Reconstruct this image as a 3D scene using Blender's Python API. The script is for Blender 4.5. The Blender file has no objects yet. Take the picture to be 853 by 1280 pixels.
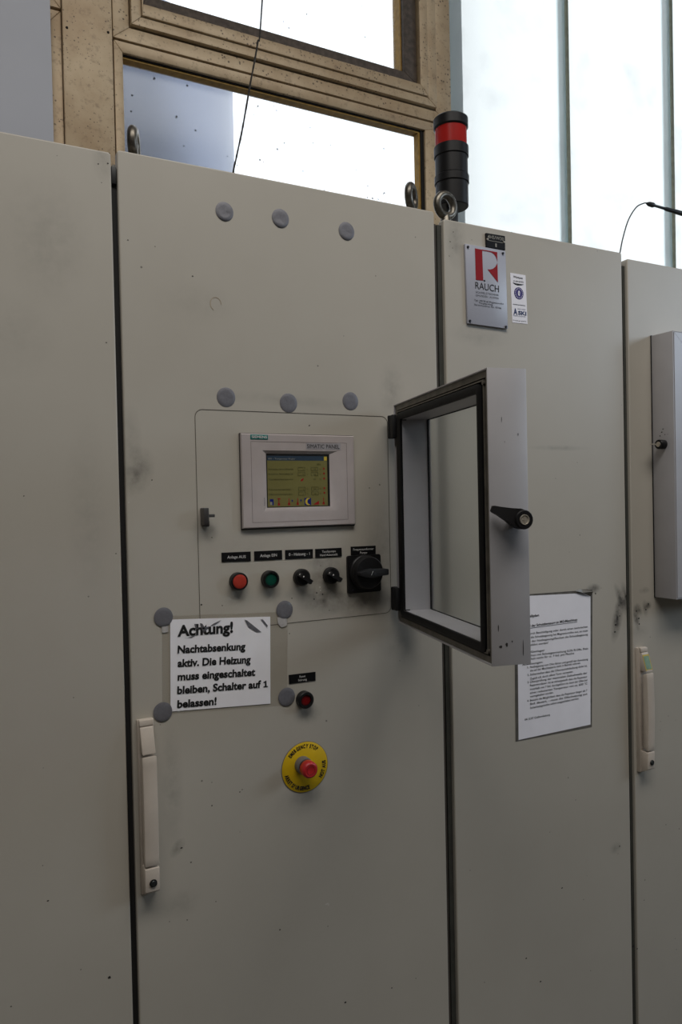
import bpy, bmesh, math, random
from mathutils import Vector, Matrix
random.seed(7)
S = bpy.context.scene
COL = S.collection
PI = math.pi

# ------------------------------------------------------------------ camera
IW, IH, FPX = 853, 1280, 931.9
CAM = Vector((-0.2477, -1.1834, 1.4614))
YAW, PIT, ROL = .4856, -.0161, -.0213
fwd = Vector((math.sin(YAW)*math.cos(PIT), math.cos(YAW)*math.cos(PIT), math.sin(PIT)))
r0 = Vector((math.cos(YAW), -math.sin(YAW), 0)); u0 = r0.cross(fwd)
RIGHT = r0*math.cos(ROL) + u0*math.sin(ROL); UP = -r0*math.sin(ROL) + u0*math.cos(ROL)
cd = bpy.data.cameras.new('camera'); cam = bpy.data.objects.new('camera', cd); COL.objects.link(cam)
M = Matrix((RIGHT, UP, -fwd)).transposed().to_4x4(); M.translation = CAM
cam.matrix_world = M
cd.sensor_fit = 'VERTICAL'; cd.sensor_height = 24.0; cd.lens = 24.0*FPX/IH
cd.clip_start = .02
S.camera = cam

# ------------------------------------------------------------------ world, lights, exposure
w = bpy.data.worlds.new('overcast_sky'); S.world = w; w.use_nodes = True
bgn = w.node_tree.nodes['Background']
bgn.inputs['Color'].default_value = (.955, .98, 1, 1); bgn.inputs['Strength'].default_value = 1.6
S.view_settings.view_transform = 'Standard'; S.view_settings.look = 'None'
S.view_settings.exposure = 0; S.view_settings.gamma = 1; S.view_settings.use_curve_mapping = False
S.cycles.max_bounces = 8; S.cycles.diffuse_bounces = 4; S.cycles.transparent_max_bounces = 12
S.cycles.sample_clamp_indirect = 4

def area(name, loc, target, sx, sy, power, col):
    l = bpy.data.lights.new(name, 'AREA'); l.shape = 'RECTANGLE'; l.size = sx; l.size_y = sy
    l.energy = power; l.color = col
    o = bpy.data.objects.new(name, l); COL.objects.link(o); o.location = loc
    o.rotation_euler = (Vector(target)-Vector(loc)).to_track_quat('-Z', 'Y').to_euler()
    return o
area('hall_ceiling_light', (0.15, -1.55, 3.85), (0.15, -1.4, 0), 3.0, 0.9, 62, (1, .96, .905))
area('hall_side_window_light', (4.6, -2.1, 2.75), (0.9, 0, 1.7), 1.5, 1.1, 40, (.70, .84, 1))

def at(u, v, y=0.0):
    d = fwd + RIGHT*((u-IW/2)/FPX) - UP*((v-IH/2)/FPX)
    return CAM + d*((y-CAM.y)/d.y)

# ------------------------------------------------------------------ materials
def lin(c):
    def f(x):
        x /= 255.0
        return x/12.92 if x <= .04045 else ((x+.055)/1.055)**2.4
    return (f(c[0]), f(c[1]), f(c[2]), 1)
class NT:
    def __init__(s, name):
        s.m = bpy.data.materials.new(name); s.m.use_nodes = True
        s.t = s.m.node_tree; s.n = s.t.nodes; s.b = s.n['Principled BSDF']; s.out = s.n['Material Output']
    def new(s, kind, **kw):
        x = s.n.new(kind)
        for k, v in kw.items(): setattr(x, k, v)
        return x
    def link(s, a, b): s.t.links.new(a, b)
    def math(s, op, a, b=None, clamp=False):
        x = s.new('ShaderNodeMath', operation=op); x.use_clamp = clamp
        for i, q in enumerate((a, b)):
            if q is None: continue
            if isinstance(q, (int, float)): x.inputs[i].default_value = q
            else: s.link(q, x.inputs[i])
        return x.outputs[0]
    def noise(s, scale, detail=3, rough=.5, vec=None):
        x = s.new('ShaderNodeTexNoise'); x.inputs['Scale'].default_value = scale
        x.inputs['Detail'].default_value = detail; x.inputs['Roughness'].default_value = rough
        s.link(vec if vec is not None else s.pos(), x.inputs['Vector']); return x.outputs[0]
    def pos(s):
        if not hasattr(s, '_p'): s._p = s.new('ShaderNodeNewGeometry').outputs['Position']
        return s._p
    def ramp(s, fac, a, b):
        x = s.new('ShaderNodeMapRange'); x.inputs[1].default_value = a; x.inputs[2].default_value = b
        s.link(fac, x.inputs[0]); return x.outputs[0]
    def mix(s, fac, a, b):
        x = s.new('ShaderNodeMix', data_type='RGBA')
        if isinstance(fac, (int, float)): x.inputs[0].default_value = fac
        else: s.link(fac, x.inputs[0])
        for i, q in ((6, a), (7, b)):
            if isinstance(q, tuple): x.inputs[i].default_value = q
            else: s.link(q, x.inputs[i])
        return x.outputs[2]
def simple(name, rgb, rough=.5, metal=0, var=.12, vs=60, bump=0, emit=None, es=0, spec=.5):
    k = NT(name); c = lin(rgb)
    n = k.ramp(k.noise(vs, 4), .3, .75)
    dark = (c[0]*(1-var), c[1]*(1-var), c[2]*(1-var), 1)
    k.link(k.mix(n, dark, c), k.b.inputs['Base Color'])
    k.b.inputs['Roughness'].default_value = rough; k.b.inputs['Metallic'].default_value = metal
    k.b.inputs['Specular IOR Level'].default_value = spec
    if bump:
        bp = k.new('ShaderNodeBump'); bp.inputs['Strength'].default_value = bump; bp.inputs['Distance'].default_value = .002
        k.link(k.noise(vs*4, 3), bp.inputs['Height']); k.link(bp.outputs[0], k.b.inputs['Normal'])
    if emit:
        k.b.inputs['Emission Color'].default_value = lin(emit); k.b.inputs['Emission Strength'].default_value = es
    return k.m

def paint(name, rgb, patches=(), speck=True, rough=.42):
    """lacquered sheet steel with grime and some painted-in shade: soft smudges (px u, v, radius u, radius v, angle, strength)"""
    k = NT(name); c = lin(rgb)
    col = k.mix(k.ramp(k.noise(2.2, 3), .3, .7), (c[0]*.95, c[1]*.95, c[2]*.945, 1), c)
    col = k.mix(k.math('MULTIPLY', k.ramp(k.noise(5, 5, .6), .4, .9), .16), col, (c[0]*.62, c[1]*.56, c[2]*.5, 1))
    tot = None
    for (u, v, ru, rv, a, s) in patches:
        p = at(u, v); q = at(u+ru, v); h = at(u, v+rv)
        mp = k.new('ShaderNodeMapping', vector_type='TEXTURE')
        mp.inputs['Location'].default_value = (p.x, 0, p.z); mp.inputs['Rotation'].default_value = (0, math.radians(a), 0)
        mp.inputs['Scale'].default_value = ((q-p).length, 50, (h-p).length)
        k.link(k.pos(), mp.inputs[0])
        g = k.new('ShaderNodeTexGradient', gradient_type='SPHERICAL'); k.link(mp.outputs[0], g.inputs[0])
        e = k.math('MULTIPLY', g.outputs['Fac'], s)
        tot = e if tot is None else k.math('ADD', tot, e)
    if tot is not None:
        f = k.math('MULTIPLY', tot, k.ramp(k.noise(48, 5, .62), .22, .74), True)
        col = k.mix(f, col, lin((52, 50, 48)))
    if speck:
        vo = k.new('ShaderNodeTexVoronoi'); vo.inputs['Scale'].default_value = 26
        k.link(k.pos(), vo.inputs['Vector'])
        sz = k.math('MULTIPLY', k.ramp(vo.outputs['Color'], .6, 1.0), .055)
        f = k.math('LESS_THAN', vo.outputs['Distance'], sz)
        col = k.mix(k.math('MULTIPLY', f, .6), col, lin((50, 48, 46)))
    k.link(col, k.b.inputs['Base Color'])
    k.b.inputs['Roughness'].default_value = rough
    bp = k.new('ShaderNodeBump'); bp.inputs['Strength'].default_value = .05; bp.inputs['Distance'].default_value = .0006
    k.link(k.noise(900, 2), bp.inputs['Height']); k.link(bp.outputs[0], k.b.inputs['Normal'])
    return k.m

PAINT = (187, 181, 170)
m_left = paint('paint_left', PAINT, [(60, 300, 60, 90, 0, .25), (128, 200, 14, 30, 0, .35), (110, 640, 30, 130, 0, .18), (20, 420, 60, 60, 0, .15)])
m_center = paint('paint_center', PAINT, [(172, 590, 22, 34, 20, .7), (165, 560, 14, 60, 0, .35), (404, 752, 34, 22, 0, .8), (412, 722, 34, 30, 0, .85),
    (450, 752, 40, 22, 0, .7), (380, 742, 25, 12, 0, .35), (300, 748, 26, 16, 0, .3), (345, 745, 26, 14, 0, .3), (475, 705, 26, 80, 0, .45), (300, 690, 70, 40, 0, .12),  # the soft darks below the push buttons paint their shadows
    (398, 700, 34, 12, 0, .35), (262, 660, 14, 22, 0, .4), (385, 893, 20, 14, 0, .45), (215, 985, 16, 90, 0, .35), (222, 1060, 8, 14, 40, .8), (380, 1000, 40, 20, 0, .25),
    (340, 210, 120, 14, 8, .2), (225, 1130, 30, 20, 0, .3), (250, 380, 60, 30, 0, .12), (490, 490, 18, 40, 0, .4), (500, 800, 30, 24, 0, .35), (355, 500, 110, 9, 2, .2)])  # the one under the open glazed door paints its soft shadow
m_right = paint('paint_right', PAINT, [(772, 774, 7, 32, 14, 1.5), (777, 750, 5, 26, -28, 1.2), (783, 748, 5, 24, -18, 1.4), (742, 736, 10, 7, 0, 1.4),
    (600, 420, 40, 16, 0, .3), (570, 300, 14, 40, 0, .5), (640, 280, 70, 8, 12, .2), (700, 560, 40, 4, 0, .4), (770, 1060, 8, 8, 0, .6)])
m_far = paint('paint_far', PAINT, [(796, 772, 4, 18, -12, 1.6), (799, 762, 4, 10, -30, 1.2), (807, 760, 4, 12, -10, .9), (806, 738, 8, 5, 0, .7), (811, 757, 4, 6, 0, 1.5), (800, 790, 14, 10, 0, .3)])
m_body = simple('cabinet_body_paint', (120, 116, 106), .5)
m_seam = simple('gap_shade_black', (26, 25, 25), .8)  # black standing in for the shade inside the door gaps
m_seamb = simple('seam_brown', (74, 66, 58), .7, var=.4, vs=30)
m_seamo = simple('seam_olive', (70, 71, 66), .7, var=.3, vs=30)
m_seamd = simple('seam_dirt_line', (92, 87, 76), .8, var=.4, vs=90)
m_black = simple('black_plastic', (27, 26, 27), .42, spec=.3)
m_blackm = simple('black_matt_plastic', (36, 36, 38), .55, spec=.3)
m_label = simple('engraved_black_plate', (18, 17, 19), .5, spec=.2)
m_rubber = simple('rubber_gasket', (20, 20, 22), .6, var=.3, spec=.25)
m_white = simple('white_print', (216, 214, 210), .6)
m_ink = simple('black_ink', (22, 22, 24), .7)
m_inkg = simple('faded_grey_ink', (92, 94, 100), .7)
m_alu = simple('silver_lacquered_aluminium', (186, 184, 187), .45, .2, var=.1, vs=14)
m_alud = simple('dirty_aluminium_profile', (128, 122, 112), .5, .3, var=.45, vs=45)
m_handle = simple('beige_handle_plastic', (206, 194, 181), .5, var=.1, vs=25)
m_chrome = simple('nickel_lock', (214, 206, 192), .3, .6, var=.2)
m_dark = simple('dark_hole', (12, 12, 13), .5)
m_red = simple('red_cap', (196, 40, 44), .4, var=.2)
m_orange = simple('orange_red_lens', (190, 62, 48), .35, var=.25)
m_green = simple('green_lens', (8, 78, 62), .3, var=.3)
m_redd = simple('dark_red_lens', (120, 14, 18), .2, var=.4)
m_yellow = simple('yellow_disc', (226, 186, 12), .5, var=.08)
m_greyp = simple('grey_collar', (112, 108, 106), .45)
m_steel = simple('galvanised_steel', (128, 122, 112), .38, .9, var=.5, vs=120)
m_tape = simple('grey_adhesive_dot', (120, 119, 125), .42, .1, var=.16, vs=260, bump=.25)
m_paper = simple('printed_paper', (252, 250, 255), .65, var=.05, vs=30)
m_sheet = simple('office_paper', (250, 248, 255), .65, var=.05, vs=30)
m_signm = simple('light_grey_enamel', (178, 180, 192), .35, var=.06, vs=20)
m_signred = simple('sign_red', (150, 14, 24), .5, var=.05, spec=.25)
m_sticker = simple('white_sticker', (246, 244, 252), .5, var=.03)
m_purple = simple('seal_violet', (62, 48, 122), .5, var=.05)
m_blue = simple('navy_print', (20, 44, 98), .5, var=.05)
m_panel = simple('panel_grey_bezel', (186, 176, 174), .5, var=.13, vs=22)
m_panele = simple('panel_dark_edge', (52, 48, 46), .6)
m_teal = simple('teal_badge', (0, 118, 112), .4, var=.05)
m_lcd = simple('lcd_olive', (112, 107, 64), .35, var=.12, vs=18, emit=(100, 96, 56), es=.10, spec=.3)
m_lcdbar = simple('lcd_title_bar', (52, 66, 82), .25, emit=(50, 64, 80), es=.06)
m_lcdink = simple('lcd_dark_pixels', (62, 60, 36), .3)
m_lcdred = simple('lcd_red_pixels', (150, 30, 34), .3, emit=(150, 20, 30), es=.06)
m_lcdblue = simple('lcd_blue_pixels', (22, 34, 112), .3, emit=(22, 34, 112), es=.08)
m_lcdyel = simple('lcd_yellow_pixels', (196, 172, 60), .3, emit=(190, 160, 60), es=.08)
m_lcdpale = simple('lcd_pale_pixels', (150, 150, 140), .3)
m_towred = None
m_chip = simple('paint_chip_dark', (44, 40, 38), .8, var=.3)
m_chipw = simple('paint_chip_pale', (206, 202, 194), .7)
m_wire = simple('black_cable', (20, 19, 19), .5)
m_wire2 = simple('dusty_cord', (58, 54, 50), .9, var=.6, vs=160)
m_greenst = simple('green_sticker', (128, 158, 132), .5, var=.25, vs=90)
m_yelst = simple('yellow_sticker_edge', (196, 170, 60), .5)
m_wall = simple('plaster', (150, 146, 138), .9, var=.12, vs=3)
m_floor = simple('concrete_floor', (88, 85, 80), .8, var=.25, vs=4)
m_ceil = simple('ceiling_sheet', (150, 148, 144), .9)
m_greypanel = simple('grey_sheet', (182, 183, 190), .5, var=.1, vs=3)
m_scr = simple('screw_head', (70, 70, 74), .35, .8)

def frame_mat():
    k = NT('dirty_bronze_frame'); c = lin((192, 172, 142))
    col = k.mix(k.ramp(k.noise(6, 5, .6), .35, .75), c, lin((158, 132, 100)))
    vo = k.new('ShaderNodeTexVoronoi'); vo.inputs['Scale'].default_value = 120; k.link(k.pos(), vo.inputs['Vector'])
    sz = k.math('MULTIPLY', k.ramp(vo.outputs['Color'], .3, 1.0), .42)
    sp = k.math('LESS_THAN', vo.outputs['Distance'], sz)
    sp = k.math('MULTIPLY', sp, k.ramp(k.noise(11, 3), .36, .56), True)
    col = k.mix(k.math('MULTIPLY', sp, .72), col, lin((48, 36, 28)))
    st = k.ramp(k.noise(55, 4, .7), .55, .72)
    col = k.mix(k.math('MULTIPLY', st, .45), col, lin((84, 66, 50)))
    k.link(col, k.b.inputs['Base Color']); k.b.inputs['Roughness'].default_value = .5; k.b.inputs['Metallic'].default_value = .15
    return k.m
m_frame = frame_mat()
m_framed = simple('dark_weathered_bead', (92, 80, 70), .7, var=.55, vs=70)
m_groove = simple('black_groove', (22, 19, 17), .9)
m_ochre = simple('ochre_sealant', (168, 130, 56), .7, var=.4, vs=60)

def glass_mat(name, tint, rough_mix=.0, dirt=True, diff=.1, gloss=.06):
    """pane: see-through with a share of translucent scatter, a little gloss and dirt specks"""
    k = NT(name)
    tr = k.new('ShaderNodeBsdfTransparent'); tr.inputs[0].default_value = tint
    tl = k.new('ShaderNodeBsdfTranslucent'); tl.inputs[0].default_value = tint
    gl = k.new('ShaderNodeBsdfGlossy'); gl.inputs['Roughness'].default_value = .12; gl.inputs[0].default_value = (.9, .92, .95, 1)
    a = k.new('ShaderNodeMixShader'); a.inputs[0].default_value = diff; k.link(tr.outputs[0], a.inputs[1]); k.link(tl.outputs[0], a.inputs[2])
    b = k.new('ShaderNodeMixShader'); b.inputs[0].default_value = gloss; k.link(a.outputs[0], b.inputs[1]); k.link(gl.outputs[0], b.inputs[2])
    last = b
    if dirt:
        df = k.new('ShaderNodeBsdfDiffuse'); df.inputs[0].default_value = lin((30, 28, 28))
        vo = k.new('ShaderNodeTexVoronoi'); vo.inputs['Scale'].default_value = 34; k.link(k.pos(), vo.inputs['Vector'])
        sz = k.math('MULTIPLY', k.ramp(vo.outputs['Color'], .62, 1.0), .16)
        f = k.math('LESS_THAN', vo.outputs['Distance'], sz)
        f2 = k.math('MULTIPLY', k.ramp(k.noise(7, 4, .6), .56, .8), .10)
        f = k.math('ADD', k.math('MULTIPLY', f, .75), f2, True)
        c = k.new('ShaderNodeMixShader'); k.link(f, c.inputs[0]); k.link(b.outputs[0], c.inputs[1]); k.link(df.outputs[0], c.inputs[2]); last = c
    k.link(last.outputs[0], k.out.inputs[0]); return k.m
m_pane = glass_mat('dusty_window_glass', (.96, .98, 1, 1), diff=.07, gloss=.008)
m_uglass = glass_mat('channel_glass', (.965, .99, .995, 1), diff=.30, gloss=.03)
def acrylic():
    k = NT('clouded_acrylic_pane')
    rf = k.new('ShaderNodeBsdfRefraction'); rf.inputs['Color'].default_value = (.97, .98, .97, 1); rf.inputs['Roughness'].default_value = .30; rf.inputs['IOR'].default_value = 1.12
    tr = k.new('ShaderNodeBsdfTransparent'); tr.inputs[0].default_value = (.96, .97, .96, 1)
    gl = k.new('ShaderNodeBsdfGlossy'); gl.inputs['Roughness'].default_value = .15
    a = k.new('ShaderNodeMixShader'); a.inputs[0].default_value = .28; k.link(rf.outputs[0], a.inputs[1]); k.link(tr.outputs[0], a.inputs[2])
    b = k.new('ShaderNodeMixShader'); b.inputs[0].default_value = .04; k.link(a.outputs[0], b.inputs[1]); k.link(gl.outputs[0], b.inputs[2])
    k.link(b.outputs[0], k.out.inputs[0]); return k.m
m_clear = acrylic()
m_boxpane = glass_mat('bluish_box_pane', (.86, .92, 1, 1), dirt=False, diff=.12, gloss=.14)
m_flange = glass_mat('channel_glass_edge', (.80, .945, .985, 1), dirt=False, diff=.35, gloss=.02)
m_sleeve = glass_mat('clear_plastic_sleeve', (.972, .966, .955, 1), dirt=False, diff=.03, gloss=.04)

def tower_red():
    k = NT('red_translucent_lens')
    k.b.inputs['Base Color'].default_value = lin((222, 66, 62)); k.b.inputs['Roughness'].default_value = .25
    tl = k.new('ShaderNodeBsdfTranslucent'); tl.inputs[0].default_value = lin((236, 84, 74))
    mx = k.new('ShaderNodeMixShader'); mx.inputs[0].default_value = .62
    k.link(k.b.outputs[0], mx.inputs[1]); k.link(tl.outputs[0], mx.inputs[2]); k.link(mx.outputs[0], k.out.inputs[0]); return k.m
m_towred = tower_red()

# ------------------------------------------------------------------ mesh helpers
class MB:
    def __init__(s): s.bm = bmesh.new(); s.mi = 0
    def face(s, pts):
        f = s.bm.faces.new([s.bm.verts.new(Vector(p)) for p in pts]); f.material_index = s.mi; return f
    def mark(s, fn, mi):
        before = set(s.bm.faces); fn()
        for f in s.bm.faces:
            if f not in before: f.material_index = mi
    def box(s, x0, x1, y0, y1, z0, z1, bev=0, seg=2, mat=None):
        r = bmesh.ops.create_cube(s.bm, size=1)
        vs = r['verts']
        for v in vs:
            v.co = Vector((x0+(v.co.x+.5)*(x1-x0), y0+(v.co.y+.5)*(y1-y0), z0+(v.co.z+.5)*(z1-z0)))
        if bev:
            es = list({e for v in vs for e in v.link_edges})
            bmesh.ops.bevel(s.bm, geom=es, offset=bev, segments=seg, profile=.5, affect='EDGES')
        return s
    def prism(s, pts, axis, a0, a1, bev=0):
        """closed 2D outline extruded along axis 'x','y','z'"""
        def co(p, a):
            return {'x': (a, p[0], p[1]), 'y': (p[0], a, p[1]), 'z': (p[0], p[1], a)}[axis]
        A = [s.bm.verts.new(co(p, a0)) for p in pts]; B = [s.bm.verts.new(co(p, a1)) for p in pts]
        n = len(pts); fs = [s.bm.faces.new(A), s.bm.faces.new(B[::-1])]
        for i in range(n): fs.append(s.bm.faces.new((A[i], B[i], B[(i+1) % n], A[(i+1) % n])))
        bmesh.ops.recalc_face_normals(s.bm, faces=fs)
        if bev:
            es = [e for e in {e for f in fs for e in f.edges} if e.calc_length() > bev*2.2]
            bmesh.ops.bevel(s.bm, geom=es, offset=bev, segments=2, profile=.5, affect='EDGES', clamp_overlap=True)
        return s
    def lathe(s, prof, c, axis=(0, -1, 0), n=40):
        """profile of (radius, height along axis) turned about axis through c, closed at r=0 ends"""
        ax = Vector(axis).normalized(); t = Vector((0, 0, 1)) if abs(ax.z) < .9 else Vector((1, 0, 0))
        e1 = (t - ax*t.dot(ax)).normalized(); e2 = ax.cross(e1); c = Vector(c)
        rings = []
        for r, h in prof:
            if r < 1e-7: rings.append([s.bm.verts.new(c+ax*h)])
            else: rings.append([s.bm.verts.new(c+ax*h+(e1*math.cos(2*PI*i/n)+e2*math.sin(2*PI*i/n))*r) for i in range(n)])
        fs = []
        for a, b in zip(rings, rings[1:]):
            for i in range(n):
                j = (i+1) % n
                if len(a) == 1 and len(b) == 1: continue
                if len(a) == 1: fs.append(s.bm.faces.new((a[0], b[i], b[j])))
                elif len(b) == 1: fs.append(s.bm.faces.new((a[i], b[0], a[j])))
                else: fs.append(s.bm.faces.new((a[i], b[i], b[j], a[j])))
        bmesh.ops.recalc_face_normals(s.bm, faces=fs)
        return s
    def tube(s, pts, r, n=10):
        pts = [Vector(p) for p in pts]; rings = []
        rr = r if isinstance(r, (list, tuple)) else [r]*len(pts)
        e1 = None
        for i, p in enumerate(pts):
            d = (pts[min(i+1, len(pts)-1)]-pts[max(i-1, 0)]).normalized()
            if e1 is None:
                t = Vector((0, 0, 1)) if abs(d.z) < .9 else Vector((1, 0, 0)); e1 = (t-d*t.dot(d)).normalized()
            else: e1 = (e1-d*e1.dot(d)).normalized()
            e2 = d.cross(e1)
            rings.append([s.bm.verts.new(p+(e1*math.cos(2*PI*k/n)+e2*math.sin(2*PI*k/n))*rr[i]) for k in range(n)])
        fs = [s.bm.faces.new(rings[0][::-1]), s.bm.faces.new(rings[-1])]
        for a, b in zip(rings, rings[1:]):
            for k in range(n): fs.append(s.bm.faces.new((a[k], a[(k+1) % n], b[(k+1) % n], b[k])))
        bmesh.ops.recalc_face_normals(s.bm, faces=fs)
        return s
    def torus(s, c, e1, e2, R, r, n=40, k=14):
        c, e1, e2 = Vector(c), Vector(e1).normalized(), Vector(e2).normalized(); ax = e1.cross(e2)
        g = [[s.bm.verts.new(c+(e1*math.cos(2*PI*i/n)+e2*math.sin(2*PI*i/n))*(R+r*math.cos(2*PI*j/k))+ax*r*math.sin(2*PI*j/k)) for j in range(k)] for i in range(n)]
        fs = [s.bm.faces.new((g[i][j], g[(i+1) % n][j], g[(i+1) % n][(j+1) % k], g[i][(j+1) % k])) for i in range(n) for j in range(k)]
        bmesh.ops.recalc_face_normals(s.bm, faces=fs)
        return s
    def ring(s, o, i, y0, y1, bev=0):
        """mitred rectangular ring in the xz plane: outer/inner = (x0,x1,z0,z1)"""
        O = [(o[0], o[2]), (o[1], o[2]), (o[1], o[3]), (o[0], o[3])]; I = [(i[0], i[2]), (i[1], i[2]), (i[1], i[3]), (i[0], i[3])]
        for k in range(4):
            j = (k+1) % 4
            s.prism([O[k], O[j], I[j], I[k]], 'y', y0, y1, bev)
        return s
    def quad(s, pts):
        s.bm.faces.new([s.bm.verts.new(Vector(p)) for p in pts]); return s
    def build(s, name, mat, parent=None, smooth=40, loc=None, rot=None, local=False):
        me = bpy.data.meshes.new(name); s.bm.to_mesh(me); s.bm.free()
        for q in (mat if isinstance(mat, (list, tuple)) else [mat]): me.materials.append(q)
        if smooth:
            me.polygons.foreach_set('use_smooth', [True]*len(me.polygons))
            try: me.set_sharp_from_angle(angle=math.radians(smooth))
            except Exception: pass
        o = bpy.data.objects.new(name, me); COL.objects.link(o)
        if loc is not None: o.location = loc
        if rot is not None: o.rotation_euler = rot
        if parent is not None:
            o.parent = parent
            if not local: o.matrix_parent_inverse = WM(parent).inverted()
        return o
def WM(o):
    m = Matrix.LocRotScale(o.location, o.rotation_euler, None)
    return WM(o.parent) @ o.matrix_parent_inverse @ m if o.parent else m
def tag(o, label=None, cat=None, group=None, kind=None):
    if label: o['label'] = label
    if cat: o['category'] = cat
    if group: o['group'] = group
    if kind: o['kind'] = kind
    return o
def thing(name, loc, label, cat, group=None):
    o = bpy.data.objects.new(name, None); COL.objects.link(o); o.location = loc; o.empty_display_size = .05
    return tag(o, label, cat, group)
def rrect(x0, x1, z0, z1, r, n=6):
    out = []
    for cx, cz, a in ((x1-r, z1-r, 0), (x0+r, z1-r, 90), (x0+r, z0+r, 180), (x1-r, z0+r, 270)):
        for i in range(n+1):
            t = math.radians(a+90*i/n); out.append((cx+r*math.cos(t), cz+r*math.sin(t)))
    return out

# lettering -----------------------------------------------------------------
_cache = {}
def glyphs(txt, bold=0.0):
    key = (txt, bold)
    if key in _cache: return _cache[key]
    cu = bpy.data.curves.new('t', 'FONT'); cu.body = txt; cu.resolution_u = 3; cu.offset = bold; cu.fill_mode = 'FRONT'
    ob = bpy.data.objects.new('t', cu); COL.objects.link(ob); bpy.context.view_layer.update()
    ev = ob.evaluated_get(bpy.context.evaluated_depsgraph_get()); me = ev.to_mesh()
    V = [v.co.copy() for v in me.vertices]; F = [tuple(p.vertices) for p in me.polygons]
    ev.to_mesh_clear(); bpy.data.objects.remove(ob); bpy.data.curves.remove(cu)
    _cache[key] = (V, F); return V, F
CAPH = .695
def put(mb, txt, org, ex, ez, width=None, cap=None, bold=0.0, center=False):
    """lay text with its baseline start at org along unit ex, up ez; scaled to width and/or cap height"""
    V, F = glyphs(txt, bold)
    if not V: return
    x0 = min(v.x for v in V); x1 = max(v.x for v in V)
    sz = cap/CAPH if cap else None
    sx = width/(x1-x0) if width else sz
    if sz is None: sz = sx
    off = -(x0+x1)/2 if center else -x0
    bv = [mb.bm.verts.new(org+ex*((v.x+off)*sx)+ez*(v.y*sz)) for v in V]
    for f in F:
        try: mb.bm.faces.new([bv[i] for i in f])
        except ValueError: pass
def px_text(mb, txt, a, b, cap_px, y, bold=0.0):
    """text on the plane y from baseline pixel a to baseline pixel b"""
    p, q = at(*a, y), at(*b, y); ex = (q-p); wd = ex.length; ex.normalize()
    ez = Vector((-ex.z, 0, ex.x)); t = at(a[0], a[1]-cap_px, y)
    put(mb, txt, p, ex, ez, wd, (t-p).length, bold)
def px_poly(pts, y): return [(p.x, p.z) for p in (at(u, v, y) for u, v in pts)]

# ================================================================== THE HALL
def struct(name, mb, mat, parent=None, smooth=0):
    o = mb.build(name, mat, parent, smooth)
    if parent is None: o['kind'] = 'structure'
    return o
WY = .75                      # inner face of the window wall
WINX0, WINX1 = -.9, 1.199     # steel windows; channel glass to the right of it
UX1 = 4.43
ZB, ZT = 1.7, 3.95
struct('floor', MB().box(-4.2, 5.7, -6.2, 1.1, -.2, 0), m_floor)
struct('ceiling', MB().box(-4.2, 5.7, -6.2, 1.1, 4.2, 4.4), m_ceil)
struct('wall_left', MB().box(-4.2, -4, -6.2, 1.1, 0, 4.2), m_wall)
struct('wall_right', MB().box(5.5, 5.7, -6.2, 1.1, 0, 4.2), m_wall)
struct('wall_front', MB().box(-4, 5.5, -6.2, -6, 0, 4.2), m_wall)
mb = MB(); mb.box(-4, 5.5, WY, WY+.12, 0, ZB); mb.box(-4, 5.5, WY, WY+.12, ZT, 4.2)
mb.box(-4, WINX0, WY, WY+.12, ZB, ZT); mb.box(UX1, 5.5, WY, WY+.12, ZB, ZT)
struct('wall_back', mb, simple('dark_wall_render', (74, 71, 68), .9, var=.15, vs=4))

struct('ground', MB().box(-15, 18, 1.15, 25, -.4, -.2), simple('yard_asphalt', (92, 90, 88), .9, var=.2, vs=2))
# window_1: upper sash over a fixed lower pane, framed in dirty bronze-painted profiles
win = tag(bpy.data.objects.new('window_1', None), kind='structure'); COL.objects.link(win); win.location = (.65, WY+.03, ZB)
XL, XR = .152, WINX1
mb = MB()
mb.box(.030, .148, WY-.012, WY+.06, ZB, ZT, .002)                     # broad post
mb.build('mullion', m_frame, win)
for p in ((.040, 2.625), (.138, 2.64)): MB().lathe([(0, .002), (.0025, .0018), (.0032, 0), (0, 0)], (p[0], WY-.012, p[1]), n=12).build('screw', m_groove, win)
mb = MB()
mb.ring((XL, XR, 2.640, ZT), (.193, 1.139, 2.674, ZT-.04), WY+.0, WY+.06, .002)    # frame of the upper light
mb.ring((XL+.002, XR-.001, ZB, 2.637), (.176, 1.100, ZB+.05, 2.609), WY+.004, WY+.06, .002)
mb.box(XL, XR, WY+.02, WY+.06, 2.636, 2.641)
mb.build('window_frame', m_frame, win)
mb = MB(); mb.ring((.196, 1.136, 2.678, ZT-.045), (.2215, 1.102, 2.702, ZT-.07), WY-.012, WY+.05, .002)
sash = mb.build('sash', m_frame, win)
MB().ring((.2225, 1.101, 2.703, ZT-.07), (.2265, 1.0715, 2.733, ZT-.1), WY-.018, WY+.05, .002).build('sash_rail', m_frame, sash)
MB().ring((.2270, 1.0675, 2.737, ZT-.1), (.2400, 1.0225, 2.766, ZT-.12), WY-.004, WY+.05, .002).build('glazing_bead', m_framed, sash)
mb = MB(); mb.ring((.150, 1.142, 2.668, ZT-.03), (.25, 1.02, 2.78, ZT-.13), WY+.022, WY+.048); mb.build('groove', m_groove, win)
MB().ring((.2405, 1.022, 2.7665, ZT-.12), (.2425, 1.018, 2.769, ZT-.122), WY+.01, WY+.05).build('sealant', m_ochre, sash)
MB().box(.228, 1.06, WY+.038, WY+.044, 2.74, ZT-.1).build('upper_pane', m_pane, win, 0)
MB().box(.166, 1.115, WY+.040, WY+.046, ZB+.04, 2.620).build('lower_pane', m_pane, win, 0)
MB().ring((.1765, 1.0995, ZB+.05, 2.6085), (.1770, 1.088, ZB+.06, 2.6055), WY+.012, WY+.04).build('lower_gasket', m_groove, win)
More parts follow.
